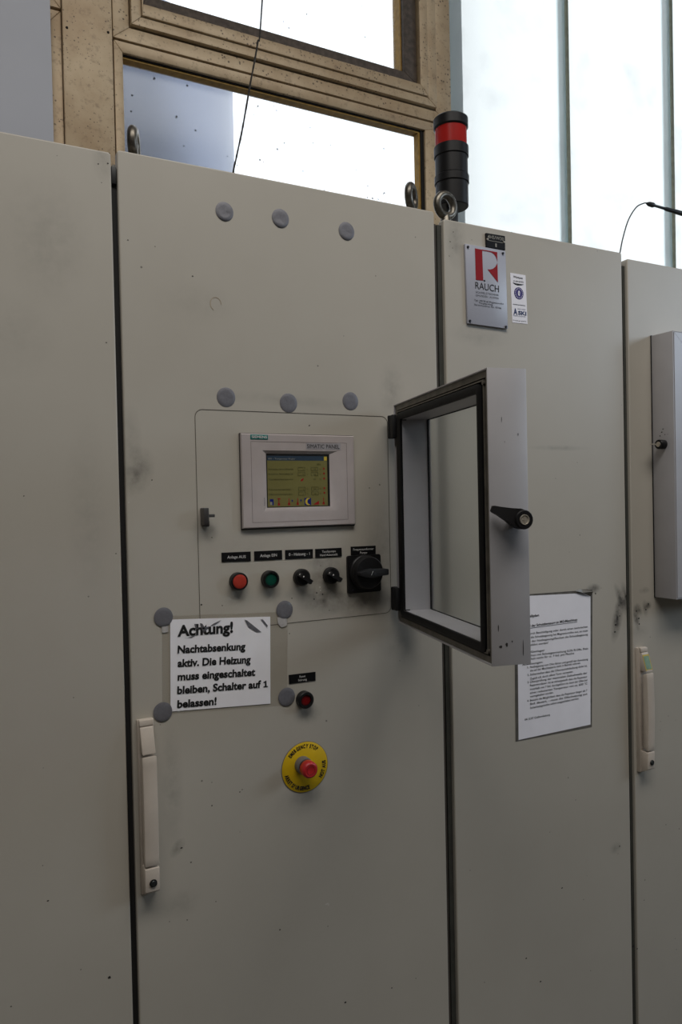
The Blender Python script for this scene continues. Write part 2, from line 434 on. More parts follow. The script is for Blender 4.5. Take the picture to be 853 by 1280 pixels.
MB().ring((.1772, 1.0875, ZB+.061, 2.605), (.1778, 1.081, ZB+.062, 2.601), WY+.016, WY+.04).build('lower_sealant', m_ochre, win)

# window_3: next light to the left, closed off with a grey sheet
win3 = tag(bpy.data.objects.new('window_3', None), kind='structure'); COL.objects.link(win3); win3.location = (-.4, WY+.03, ZB)
mb = MB(); mb.ring((WINX0, .0285, 2.672, ZT), (WINX0+.03, .004, 2.70, ZT-.04), WY-.004, WY+.06, .002)
mb.ring((WINX0, .0285, ZB, 2.668), (WINX0+.03, .004, ZB+.04, 2.640), WY+.0, WY+.06, .002); mb.build('window_frame', m_frame, win3)
MB().box(WINX0+.02, .0005, WY-.03, WY-.022, ZB+.03, ZT-.03, .001).build('grey_sheet', m_greypanel, win3)

# window_2: vertical U-shaped glass channels
win2 = tag(bpy.data.objects.new('window_2', None), kind='structure'); COL.objects.link(win2); win2.location = (2.8, WY+.03, ZB)
xs = [1.200+.0]
xj = [1.200, 1.718, 2.262, 2.806, 3.35, 3.894, UX1]
for a, b in zip(xj, xj[1:]):
    mb = MB(); y0 = WY+.02; t = .006; d = .033
    a2, b2 = a+.006, b-.006
    mb.prism([(a2, y0), (b2, y0), (b2, y0+d), (b2-t, y0+d), (b2-t, y0+t), (a2+t, y0+t), (a2+t, y0+d), (a2, y0+d)], 'z', ZB, ZT)
    for f in mb.bm.faces:
        if abs(f.normal.x) > .9: f.material_index = 1
    mb.build('glass_channel', [m_uglass, m_flange], win2, 0)
m_joint = simple('joint_sealant', (150, 152, 132), .7, var=.3, vs=50)
for a in xj[1:-1]:
    MB().box(a-.006, a+.006, WY+.014, WY+.052, ZB, ZT).build('joint_seal', m_joint, win2)
MB().box(1.2, UX1, WY+.0, WY+.1, ZB-.02, ZB+.03).build('bottom_rail', m_frame, win2)
# outside: flat steel post behind the first channel, sheet-metal duct behind the lower pane
m_out = simple('painted_outdoor_steel', (96, 108, 108), .7)
struct('trim_1', MB().box(1.225, 1.345, WY+.125, WY+.145, ZB-.4, ZT+.3, .004), m_out)

# ================================================================== CABINETS
DT = .018     # door sheet thickness
def add_chips(mb, lst, mi):
    mb.mi = mi
    for u, v, r in lst:
        p = at(u, v, -.0003); s_ = .00145*r; a0 = random.random()*6; n = 7; el = random.uniform(.5, 1.0)
        mb.face([(p.x+s_*math.cos(2*PI*k/n+a0)*random.uniform(.55, 1.1), -.0003, p.z+s_*el*math.sin(2*PI*k/n+a0)*random.uniform(.55, 1.1)) for k in range(n)])
CH_cabL = ([(60, 1126, 1.6), (137, 1222, 2), (101, 1212, .9), (14, 1258, 1), (145, 692, .9), (133, 428, 1), (123, 205, 1), (135, 204, 1.1), (54, 960, .8), (92, 872, .8), (30, 620, .8)], [])
CH_cabC = ([(350, 1162, 1.3), (432, 1253, 2), (490, 1235, 1.2), (241, 345, 1.1), (194, 308, .7), (265, 672, .9), (252, 756, 1.2), (387, 532, 1), (404, 719, 1.2), (396, 741, 1.4), (403.5, 743, 1.3), (393, 749, 1.3), (401, 707, .9),
    (365, 748, 1), (278, 757, .9), (303, 987, 1), (265, 978, .9), (265, 1007, .9), (300, 990, 1.3), (412, 763, 1), (500, 826, 1), (524, 882, .8), (239, 1078, 1.2), (227, 1060, 1.4), (190, 600, 1.1), (160, 300, .9), (410, 1158, .8), (300, 1040, .7),
    (473, 249, 1.2), (466, 248, 1.4), (270, 1127, .8), (212, 1152, .9), (430, 420, .7), (462, 610, .9), (470, 345, .7), (234, 1150, .9), (362, 792, .9)], [(409, 1130, 2.6), (411, 1131, 1.5), (400, 734, 1.6), (401, 738, 1.2), (161, 628, 1.2)])
CH_cabR = ([(703, 1110, 1.7), (658, 1198, 1.8), (676, 1227, 2.2), (606, 1228, 1), (640, 290, .8), (563, 302, 1), (566, 310, 1), (562, 320, .9), (567, 290, 1), (590, 300, .8), (720, 1000, .8), (712, 690, .8), (695, 598, .8), (752, 735, 1),
    (770, 781, 3), (769, 790, 2.2), (775, 770, 1.6), (774, 757, 1.5), (783, 745, 1.7), (786, 760, 1.5), (745, 742, 1.8), (588, 1088, .9), (775, 1058, 1.6), (773, 1067, 1)], [])
CH_cabF = ([(792, 1183, 3), (797, 1186, 1.6), (846, 1187, 1.2), (792, 1176, 1.2), (845, 900, .9), (796, 764, 2), (799, 773, 2), (799.5, 780, 1.8), (808, 762, 1.8), (811, 755, 2), (826, 902, 1), (836, 895, 1)], [])

def cabinet(x0, x1, z1, label, paintmat, marks):
    t = thing('switch_cabinet', ((x0+x1)/2, .25, 0), label, 'cabinet', 'row of beige switch cabinets')
    mb = MB(); mb.box(x0-.004, x1+.004, DT+.006, .5, .1, z1-.012, .004)
    mb.box(x0+.01, x1-.01, DT+.02, .49, 0, .1)
    mb.build('body', m_body, t)
    mb = MB()
    out = rrect(x0, x1, .12, z1, .005, 4)
    mb.prism(out, 'y', 0, DT)
    add_chips(mb, marks[0], 1); add_chips(mb, marks[1], 2)
    d = mb.build('door', [paintmat, m_chip, m_chipw], t)
    md = d.modifiers.new('edge', 'BEVEL'); md.width = .0022; md.segments = 3; md.limit_method = 'ANGLE'; md.angle_limit = math.radians(50)
    return t
XLa, XLb = -.61, -.0110
XCa, XCb = -.0015, .5925
XRa, XRb = .6145, 1.1005
XFa, XFb = 1.1175, 1.72
ZL, ZC, ZR, ZF = 2.004, 2.0105, 2.0005, 1.990
cabL = cabinet(XLa, XLb, ZL, 'plain beige steel switch cabinet with a bare door, left end of the row', m_left, CH_cabL)
cabC = cabinet(XCa, XCb, ZC, 'beige control cabinet with touch panel, buttons and open glazed door', m_center, CH_cabC)
cabR = cabinet(XRa, XRb, ZR, 'narrow beige cabinet carrying the enamel maker\'s sign and the long printed sheet', m_right, CH_cabR)
cabF = cabinet(XFa, XFb, ZF, 'beige cabinet at the right end with a closed glazed box on its door', m_far, CH_cabF)
# filler strips in the door gaps, the black ones painting in the shade
MB().box(XLb+.0004, XCa-.0004, .008, DT+.005, .13, 1.962).build('gap_strip', m_seam, cabC)
MB().box(XLb+.001, XCa-.001, .003, .012, 1.958, 1.985, .001).build('door_catch', m_dark, cabC)
MB().box(XCb+.0003, XCb+.008, .007, DT+.005, .13, 1.99).build('gap_strip', m_seamb, cabC)
MB().box(XCb+.008, XCb+.0115, .014, DT+.005, .13, 1.99).build('gap_strip', m_seam, cabC)
MB().box(XCb+.0115, XRa-.0003, .008, DT+.005, .13, 1.99).build('gap_strip', m_seamo, cabR)
MB().box(XRb+.0003, XRb+.009, .012, DT+.005, .13, 1.985).build('gap_strip', m_seam, cabR)
MB().box(XRb+.009, XFa-.0003, .007, DT+.005, .13, 1.975).build('gap_strip', m_seamo, cabF)

# lifting eyes on the roofs
def eye(parent, u, v, y, zr, az):
    p = at(u, v, y); x, z = p.x, p.z
    a = math.radians(az); e = Vector((math.sin(a), math.cos(a), 0))
    mb = MB(); mb.torus((x, y, z), e, (0, 0, 1), .0215, .0080); h = z-.0215-zr
    mb.lathe([(0, 0), (.0165, 0), (.0165, .005), (.012, .007), (.010, h-.004), (.0065, h+.004), (0, h+.004)], (x, y, zr), (0, 0, 1), 24)
    return mb.build('lifting_eye', m_steel, parent, 60)
eye(cabC, 167.5, 181, .06, ZC-.012, 20); eye(cabC, 514.5, 247, .06, ZC-.012, 48); eye(cabR, 557, 257, .05, ZR-.012, 84)

# ---- mounting plate outline on the centre door
mb = MB(); o = rrect(.1115, .4785, 1.2495, 1.6145, .013); i = rrect(.1125, .4775, 1.2505, 1.6135, .0122)
n = len(o); vo = [mb.bm.verts.new((q[0], -.0004, q[1])) for q in o]; vi = [mb.bm.verts.new((q[0], -.0004, q[1])) for q in i]
for k in range(n): mb.bm.faces.new((vo[k], vi[k], vi[(k+1) % n], vo[(k+1) % n]))
mb.build('panel_outline', m_seamd, cabC, 0)

# ---- touch panel
PX0, PX1, PZ0, PZ1 = .1955, .4075, 1.4245, 1.5825
c = [at(302, 541, -.008), at(443.5, 545.5, -.008), at(444, 656.5, -.008), at(303, 660, -.008)]
PX0 = (c[0].x+c[3].x)/2; PX1 = (c[1].x+c[2].x)/2; PZ1 = (c[0].z+c[1].z)/2; PZ0 = (c[2].z+c[3].z)/2
s0, s1 = at(333.4, 566.9, -.008), at(414, 632.8, -.008)
r0_, r1_ = at(327.5, 562.8, -.008), at(423.7, 638.4, -.008)
SX0, SX1, SZ1, SZ0 = s0.x, s1.x, s0.z, s1.z; RX0, RX1, RZ1, RZ0 = r0_.x, r1_.x, r0_.z, r1_.z
mb = MB()
# bezel: rounded outer plate with sloping recess to the screen
outl = rrect(PX0, PX1, PZ0, PZ1, .004, 4)
F = [(RX0, RZ0), (RX1, RZ0), (RX1, RZ1), (RX0, RZ1)]; G = [(SX0, SZ0), (SX1, SZ0), (SX1, SZ1), (SX0, SZ1)]
yb, yf, ys = -.001, -.008, -.0048
def ringface(mb, A, ya, B, yb_):
    va = [mb.bm.verts.new((q[0], ya, q[1])) for q in A]; vb = [mb.bm.verts.new((q[0], yb_, q[1])) for q in B]
    for k in range(len(A)): mb.bm.faces.new((va[k], va[(k+1) % len(A)], vb[(k+1) % len(A)], vb[k]))
P4 = [(PX0, PZ0), (PX1, PZ0), (PX1, PZ1), (PX0, PZ1)]
P4i = [(PX0+.0015, PZ0+.0015), (PX1-.0015, PZ0+.0015), (PX1-.0015, PZ1-.0015), (PX0+.0015, PZ1-.0015)]
ringface(mb, P4, yb, P4, yf+.0015); ringface(mb, P4, yf+.0015, P4i, yf); ringface(mb, P4i, yf, F, yf); ringface(mb, F, yf, G, ys)
bmesh.ops.remove_doubles(mb.bm, verts=mb.bm.verts, dist=1e-5); bmesh.ops.recalc_face_normals(mb.bm, faces=mb.bm.faces)
panel = tag(mb.build('touch_panel', m_panel, cabC, 25), 'grey operator panel with small olive screen')
MB().box(PX0-.001, PX1+.0012, -.0030, -.0002, PZ0-.0025, PZ1+.0012, .001).build('panel_gasket', m_panele, panel)
q0, q1 = at(313.5, 551.3, -.008), at(435.5, 649.3, -.008)
mb = MB(); mb.ring((q0.x, q1.x, q1.z, q0.z), (q0.x+.0007, q1.x-.0007, q1.z+.0007, q0.z-.0007), yf-.0003, yf+.0003); mb.build('bezel_line', simple('bezel_groove', (146, 136, 132), .6), panel)
ysc = -.0042
mb = MB(); mb.box(SX0-.001, SX1+.001, ysc, -.0015, SZ0-.001, SZ1+.001); scr = mb.build('screen_surround', m_dark, panel)
LX0, LX1, LZ0, LZ1 = SX0+.002, SX1-.0042, SZ0+.0015, SZ1-.0036
LW, LH = LX1-LX0, LZ1-LZ0
y1 = ysc-.0003
LCD = MB(); LCD.box(LX0, LX1, y1, ysc+.0004, LZ0, LZ1)
LCDM = [m_lcd, m_lcdbar, m_lcdink, m_lcdred, m_lcdblue, m_lcdyel, m_lcdpale]
def LR(mi, u0, v0, u1, v1, e=.0002):     # fraction of the screen, v from the top
    LCD.mark(lambda: LCD.box(LX0+u0*LW, LX0+u1*LW, y1-e, y1+.0001, LZ1-v1*LH, LZ1-v0*LH), mi)
def LP(mi, pts, e=.0003): LCD.mark(lambda: LCD.prism([(LX0+u*LW, LZ1-v*LH) for u, v in pts], 'y', y1-e, y1), mi)
EX, EZ = Vector((1, 0, 0)), Vector((0, 0, 1))
def ltext(t, u, v, cap, width=None, mi=2): LCD.mark(lambda: put(LCD, t, Vector((LX0+u*LW, y1-.0004, LZ1-v*LH)), EX, EZ, width*LW if width else None, cap), mi)
LR(1, 0, 0, .945, .09); ltext('E01 - Temperatur Regler', .02, .07, .0026, .44, 6)
for t, v in (('Schmelze, Normalbetrieb', .275), ('Entnahme, Normalbetrieb', .37), ('Nachabsenktemperatur', .475), ('Kammertemperatur   :', .675), ('Ofenwandtemperatur :', .77)): ltext(t, .02, v, .0026, .40)
ltext('EIN', .82, .18, .0028, .06)
for v in (.225, .325, .62, .715):
    for a in (.5, .72):
        LCD.mark(lambda: LCD.ring((LX0+a*LW, LX0+(a+.12)*LW, LZ1-(v+.07)*LH, LZ1-v*LH), (LX0+(a+.004)*LW, LX0+(a+.116)*LW, LZ1-(v+.065)*LH, LZ1-(v+.005)*LH), y1-.0003, y1), 2)
        ltext('°C', a+.14, v+.055, .0022)
    ltext('0', .58, v+.055, .0022); ltext('750', .76, v+.055, .0022)
ltext('650', .76, .475, .0022); ltext('°C', .86, .475, .0022)
for v in (.23, .33, .43, .625, .72): LR(3, .93, v, .955, v+.04)
LP(3, [(.54, .495), (.57, .505), (.60, .44), (.555, .46)])
for a in (.17, .335, .48, .92): LR(3, a, .84, a+.012, .95); LR(3, a-.012, .93, a+.024, .975)
LR(3, .155, .835, .205, .855); LP(3, [(.745, .975), (.845, .975), (.845, .9)])
for q in ((.6, .84, .71, .985), (.03, .85, .09, .9), (.07, .89, .09, .97), (.385, .87, .405, .91), (.53, .865, .55, .905)): LR(4, *q)
LR(6, .035, .905, .068, .96)
cx, cz, R = LX0+.665*LW, LZ1-.912*LH, .07*LH
mo = [(cx+R*math.cos(math.radians(a)), cz+R*math.sin(math.radians(a))) for a in range(70, 291, 20)]
mi_ = [(cx+.02*LW+R*.72*math.cos(math.radians(a)), cz+R*.78*math.sin(math.radians(a))) for a in range(280, 79, -20)]
LCD.mark(lambda: LCD.prism(mo+mi_, 'y', y1-.0005, y1), 5); LR(5, .945, .01, .995, .085, .0003)
LCD.build('screen', LCDM, panel, 0)
a, b = at(313, 543, yf), at(335, 549.5, yf)
MB().box(a.x, b.x, yf-.0007, yf+.0005, b.z, a.z, .0003).build('maker_badge', m_teal, panel)
mb = MB(); put(mb, 'SIEMENS', Vector((a.x+(b.x-a.x)*.06, yf-.0012, b.z+(a.z-b.z)*.25)), EX, EZ, (b.x-a.x)*.88, (a.z-b.z)*.52, .02); mb.build('badge_lettering', m_white, panel, 0)
a, b = at(382.7, 553.6, yf), at(426, 562.3, yf)
MB().box(a.x, b.x, yf-.0004, yf+.0005, b.z, a.z).build('type_strip', simple('type_strip_grey', (168, 164, 168), .5), panel)
mb = MB(); put(mb, 'SIMATIC PANEL', Vector((a.x+.0016, yf-.0008, b.z+(a.z-b.z)*.18)), EX, EZ, (b.x-a.x)*.94, (a.z-b.z)*.62, .0); mb.build('type_lettering', m_ink, panel, 0)
mb = MB(); put(mb, 'TOUCH', at(331.8, 632, yf)+Vector((0, -.0004, 0)), EZ, Vector((-1, 0, 0)), .013, .0025); mb.build('touch_lettering', m_inkg, panel, 0)

# ---- label plates of the buttons
def plate(corners, lines, y=-.0012):
    mb = MB(); P = px_poly(corners, y); mb.prism([P[3], P[2], P[1], P[0]], 'y', y, -.0002)
    pl = tag(mb.build('label_plate', m_label, cabC, 0), 'black engraved plate reading ' + ' '.join(lines))
    mb = MB(); tl, tr, br, bl = [Vector((q[0], y-.0004, q[1])) for q in P]
    ex = (br-bl).normalized(); ez = Vector((-ex.z, 0, ex.x)); h = (tl-bl).length; wd = (br-bl).length; n = len(lines)
    for k, t in enumerate(lines):
        cap = h*(.30 if n == 1 else .235); frac = .36 if n == 1 else (.56, .17)[k]
        V, _ = glyphs(t); nat = (max(v.x for v in V)-min(v.x for v in V))*cap/CAPH
        mid = (bl+br)/2 + ez*(h*frac)
        put(mb, t, mid, ex, ez, min(nat, wd*.86), cap, .01, True)
    mb.build('engraving', m_white, pl, 0)
plate([(277.1, 690.9), (313.5, 689.4), (313.8, 701.4), (277.4, 702.7)], ['Anlage AUS'])
plate([(318, 689.2), (352.8, 687.6), (353.2, 699.2), (318.2, 701)], ['Anlage EIN'])
plate([(356.7, 687.6), (391.4, 686.3), (391.4, 697.5), (357, 699.2)], ['0 - Heizung - 1'])
plate([(394.3, 686.3), (427.2, 684.6), (427.7, 695.7), (394.7, 697.4)], ['Tauchpumpe', 'Hand Automatik'])
plate([(438.8, 683.4), (469.8, 682), (470, 693.2), (439, 694.7)], ['Frequenzumformer', 'Pumpe'])
plate([(361.2, 843.8), (394.7, 839.8), (394.7, 850.7), (361.6, 855)], ['Reset', 'Störung'])

# ---- push buttons and switches
def pushbutton(u, v, lens, rl, label, ringm=m_black, recess=.0012, prot=.013):
    c = at(u, v, -prot); c.y = 0
    mb = MB(); mb.lathe([(0, .0005), (.0148, .0005), (.0148, prot-.0015), (.0135, prot), (rl+.0006, prot), (rl+.0003, prot-.003), (0, prot-.003)], c)
    b = tag(mb.build('push_button', ringm, cabC), label)
    mb = MB(); mb.lathe([(0, prot-.004), (rl, prot-.004), (rl, prot-recess-.0006), (rl-.001, prot-recess), (rl*.5, prot-recess-.0002), (0, prot-recess-.0003)], c)
    mb.build('button_lens', lens, b)
pushbutton(300.2, 727, m_orange, .0119, 'orange-red push button under the leftmost plate', recess=.0002)
pushbutton(339.8, 724.4, m_green, .0105, 'dark green illuminated push button', recess=.0022)
pushbutton(383.4, 875.7, m_redd, .0092, 'dark red lit push button beside the notice', recess=.0024)
def selector(u, v, ang, label):
    c = at(u, v, -.011); c.y = 0
    mb = MB(); mb.lathe([(0, .0005), (.0148, .0005), (.0148, .009), (.0130, .011), (.0124, .0125), (0, .0125)], c)
    b = tag(mb.build('selector_switch', m_black, cabC), label)
    a = math.radians(ang); d = Vector((math.cos(a), 0, math.sin(a))); nrm = Vector((-d.z, 0, d.x))
    mb = MB()
    prof = [(-.0125, .0125), (-.0125, .0165), (-.009, .0205), (.012, .0235), (.0145, .0225), (.0150, .0125)]
    for sgn in (0,):
        A = [mb.bm.verts.new(c+d*p+Vector((0, -h, 0))+nrm*.0036) for p, h in prof]; B = [mb.bm.verts.new(c+d*p+Vector((0, -h, 0))-nrm*.0036) for p, h in prof]
        mb.bm.faces.new(A); mb.bm.faces.new(B[::-1])
        for k in range(len(A)): mb.bm.faces.new((A[k], B[k], B[(k+1) % len(A)], A[(k+1) % len(A)]))
    bmesh.ops.recalc_face_normals(mb.bm, faces=mb.bm.faces)
    mb.build('rotary_grip', m_black, b, 30)
    mb = MB()
    pts = [c+d*p+Vector((0, -h-.0005, 0))+nrm*sg*.0012 for p, h, sg in ((-.0122, .0170, 1), (-.0122, .0170, -1), (-.0040, .0213, -1), (-.0040, .0213, 1))]
    mb.quad(pts); mb.build('pointer_mark', m_white, b, 0)
selector(379.3, 722, -36, 'black selector switch under the Heizung plate')
selector(416.2, 719.8, -34, 'black selector switch with grime around it')

# main rotary switch
c = at(462.5, 716, -.026); c.y = 0
pc = px_poly([(434.5, 695), (475.8, 692.4), (477, 738), (435.4, 743)], -.005)
mb = MB(); x0, x1 = (pc[0][0]+pc[3][0])/2, (pc[1][0]+pc[2][0])/2; z1_, z0_ = (pc[0][1]+pc[1][1])/2, (pc[2][1]+pc[3][1])/2
mb.prism(rrect(x0, x1, z0_, z1_, .004), 'y', -.005, -.0004, .0008)
ms = tag(mb.build('rotary_switch', m_black, cabC), 'large black rotary main switch on a square plate')
R = .0292
mb = MB(); prof = [(0, .004), (R+.002, .004), (R+.002, .010), (R, .012), (R, .024), (R-.002, .0265), (R-.006, .027), (0, .0265)]
mb.lathe(prof, c, n=56); mb.build('switch_disc', m_black, ms)
mb = MB()
out = [(-.0265, -.0030), (-.012, -.0075), (0, -.0092), (.018, -.0060), (.0305, -.0054), (.0320, -.003), (.0320, .0040), (.0305, .0058), (.018, .0062), (0, .0070), (-.012, .0060), (-.0265, .0022)]
mb.prism([(c.x+a, c.z+b+.0005) for a, b in out], 'y', -.0395, -.0255, .0014); mb.build('switch_grip', m_blackm, ms)
mb = MB(); mb.lathe([(0, .0400), (.0022, .0400), (.0022, .0390)], (c.x+.0035, 0, c.z-.0005), n=14); mb.build('grip_screw', m_scr, ms)
mb = MB(); e = Vector((.45, 0, .9)).normalized(); nn = Vector((-e.z, 0, e.x)); pc_ = Vector((c.x-.003, -.0400, c.z+.0005))
mb.quad([pc_+e*.004+nn*.0004, pc_-e*.004+nn*.0004, pc_-e*.004-nn*.0004, pc_+e*.004-nn*.0004]); mb.build('grip_mark', m_white, ms, 0)
for k in range(2):
    q = at((441.5, 438.5)[k], (737.5, 711)[k], -.005); MB().lathe([(0, .0058), (.002, .0058), (.002, .004)], (q.x, 0, q.z), n=12).build('plate_screw', m_scr, ms)

# emergency stop
c = at(381.5, 958.7, -.001); R = .0442
mb = MB(); mb.lathe([(0, .0003), (R, .0003), (R, .0010), (R-.0004, .0013), (0, .0013)], (c.x, 0, c.z), n=72)
es = tag(mb.build('emergency_stop', m_yellow, cabC), 'yellow emergency stop disc with red mushroom button')
mb = MB(); mb.lathe([(R-.0002, .0002), (R+.0007, .0002), (R+.0007, .0009), (R-.0002, .0012)], (c.x, 0, c.z), n=72); mb.build('disc_rim', m_greyp, es)
hc = at(388.9, 963.4, -.036); hx, hz = c.x+.35*(hc.x-c.x), c.z+.35*(hc.z-c.z)
hx, hz = hc.x, hc.z
mb = MB(); mb.lathe([(0, .001), (.0150, .001), (.0150, .012), (.0135, .0145), (0, .0145)], (hx, 0, hz)); mb.build('collar', m_greyp, es)
mb = MB(); mb.lathe([(0, .014), (.0118, .014), (.0118, .0195), (0, .0195)], (hx, 0, hz)); mb.build('neck', m_black, es)
mb = MB(); mb.lathe([(0, .019), (.0130, .019), (.0142, .021), (.0142, .0325), (.0130, .0350), (.0105, .0362), (.0095, .0358), (0, .0356)], (hx, 0, hz)); mb.build('mushroom_head', m_red, es)
mb = MB(); mb.torus((hx, -.0359, hz), (1, 0, 0), (0, 0, 1), .0072, .0004, 32, 6); mb.build('turn_arrow_ring', simple('dark_red_ring', (120, 26, 28), .5), es)
def arc_text(mb, txt, cx, cz, rad, a_mid, span, cap, outward=True, bold=.03, y=-.0017):
    base = rad if outward else rad+cap
    W_ = []
    for ch in txt:
        V = glyphs(ch, bold)[0] if ch != ' ' else []
        W_.append((max(v.x for v in V)-min(v.x for v in V)) if V else .22)
    gap = .10; tot = sum(W_)+gap*(len(txt)-1); sx = span*base/tot
    sgn = -1 if outward else 1; ang = a_mid - sgn*span/2
    for ch, wd in zip(txt, W_):
        m = ang + sgn*wd*sx/2/base
        rd = Vector((math.cos(m), 0, math.sin(m))); ez = rd if outward else -rd; ex = Vector((ez.z, 0, -ez.x))
        if ch != ' ': put(mb, ch, Vector((cx, y, cz))+rd*base, ex, ez, wd*sx, cap, bold, True)
        ang += sgn*(wd+gap)*sx/base
D = math.radians
for t, m, sp_, o_ in (('EMERGENCY STOP', 95.5, 95, True), ('NOT AUS', -15.5, 47, False), ("ARRET D' URGENCE", 237, 90, False)):
    mb = MB(); arc_text(mb, t, c.x, c.z, .0335, D(m), D(sp_), .0064, o_, .05); mb.build('disc_lettering', m_ink, es, 0)

# latch for the glazed door
p = at(257, 646, -.014)
mb = MB(); mb.box(p.x-.0045, p.x+.0045, -.020, -.0002, p.z-.013, p.z+.0145, .0015); mb.box(p.x+.003, p.x+.0145, -.019, -.012, p.z-.001, p.z+.004, .001)
mb.box(p.x-.002, p.x+.009, -.008, -.0002, p.z-.0165, p.z-.006, .002)
mb.build('latch_stud', simple('latch_grey', (96, 94, 94), .4, .6), cabC)

# ---- swing handle
def swing_handle(parent, xc, zt, zb, wd=.023, sticker=False, x_skew=0):
    h = zt-zb; x0, x1 = xc-wd/2, xc+wd/2
    zl1, zl0 = zb+h*.815, zb+h*.185
    mb = MB()
    # base tray and the upper and lower fixed ends
    mb.prism([(0, zb), (-.010, zb+.002), (-.0105, zt-.012), (-.008, zt), (0, zt)], 'x', x0-.001, x1+.001, .001)
    mb.prism([(-.009, zl1+.0015), (-.0285, zl1+.0015), (-.016, zt-.010), (-.009, zt-.008)], 'x', x0+.001, x1-.001, .0015)
    mb.prism([(-.009, zb+.001), (-.029, zb+.012), (-.0305, zl0-.0015), (-.009, zl0-.0015)], 'x', x0, x1, .002)
    b = tag(mb.build('swing_handle', m_handle, parent, 35), None)
    mb = MB(); mb.prism([(-.007, zt-.009), (-.0155, zt-.0085), (-.0145, zt+.0005), (-.007, zt+.002)], 'x', x0+.0005, x1-.0005, .001); mb.build('handle_cap', m_handle, b, 35)
    mb = MB()
    n = 12; prof = []
    for k in range(n+1):
        t = k/n; z = zl0+.001+(zl1-zl0-.002)*t; prof.append((-.0300-.0025*math.sin(PI*t), z))
    prof = prof + [(-.0180, zl1-.006), (-.0180+.002, zl0+.006)]
    mb.prism(prof, 'x', x0+.0002, x1-.0002, .0022); lv = mb.build('lever', m_handle, b, 35)
    mb = MB(); zk = zb+h*.095; mb.lathe([(0, .0315), (.0056, .0315), (.0060, .0300), (.0060, .027)], (xc+.001, 0, zk), n=24); mb.build('lock_rim', m_dark, b)
    mb = MB(); mb.lathe([(0, .0320), (.0038, .0320), (.0042, .0315)], (xc+.001, 0, zk), n=20); mb.box(xc, xc+.002, -.0322, -.031, zk-.003, zk+.003); mb.build('lock_cylinder', simple('dull_lock', (92, 96, 98), .3, .9), b)
    if sticker:
        za, zc_ = zl1+.004, zt-.014
        def yy(z): return -.0285+(z-zl1)/(zt-.010-zl1)*.0125-.0004
        mb = MB(); mb.quad([(x0+.001, yy(za), za), (x1-.001, yy(za), za), (x1-.001, yy(zc_), zc_), (x0+.001, yy(zc_), zc_)]); mb.build('sticker', m_yelst, b, 0)
        mb = MB(); mb.quad([(x0+.003, yy(za+.003)-.0004, za+.003), (x1-.003, yy(za+.003)-.0004, za+.003), (x1-.003, yy(zc_-.003)-.0004, zc_-.003), (x0+.003, yy(zc_-.003)-.0004, zc_-.003)]); mb.build('sticker_print', m_greenst, b, 0)
    return b
swing_handle(cabC, .0178, 1.124, .8485)
swing_handle(cabF, 1.1375, 1.112, .829, sticker=True)

def scratches(mb, W, lst):
    mb.mi = 1
    for (a, b, sx, sz) in lst:
        mb.face([(W+.0003, a+sx*math.cos(2*PI*k/7)*random.uniform(.5, 1.1), b+sz*math.sin(2*PI*k/7)*random.uniform(.6, 1.1)) for k in range(7)])
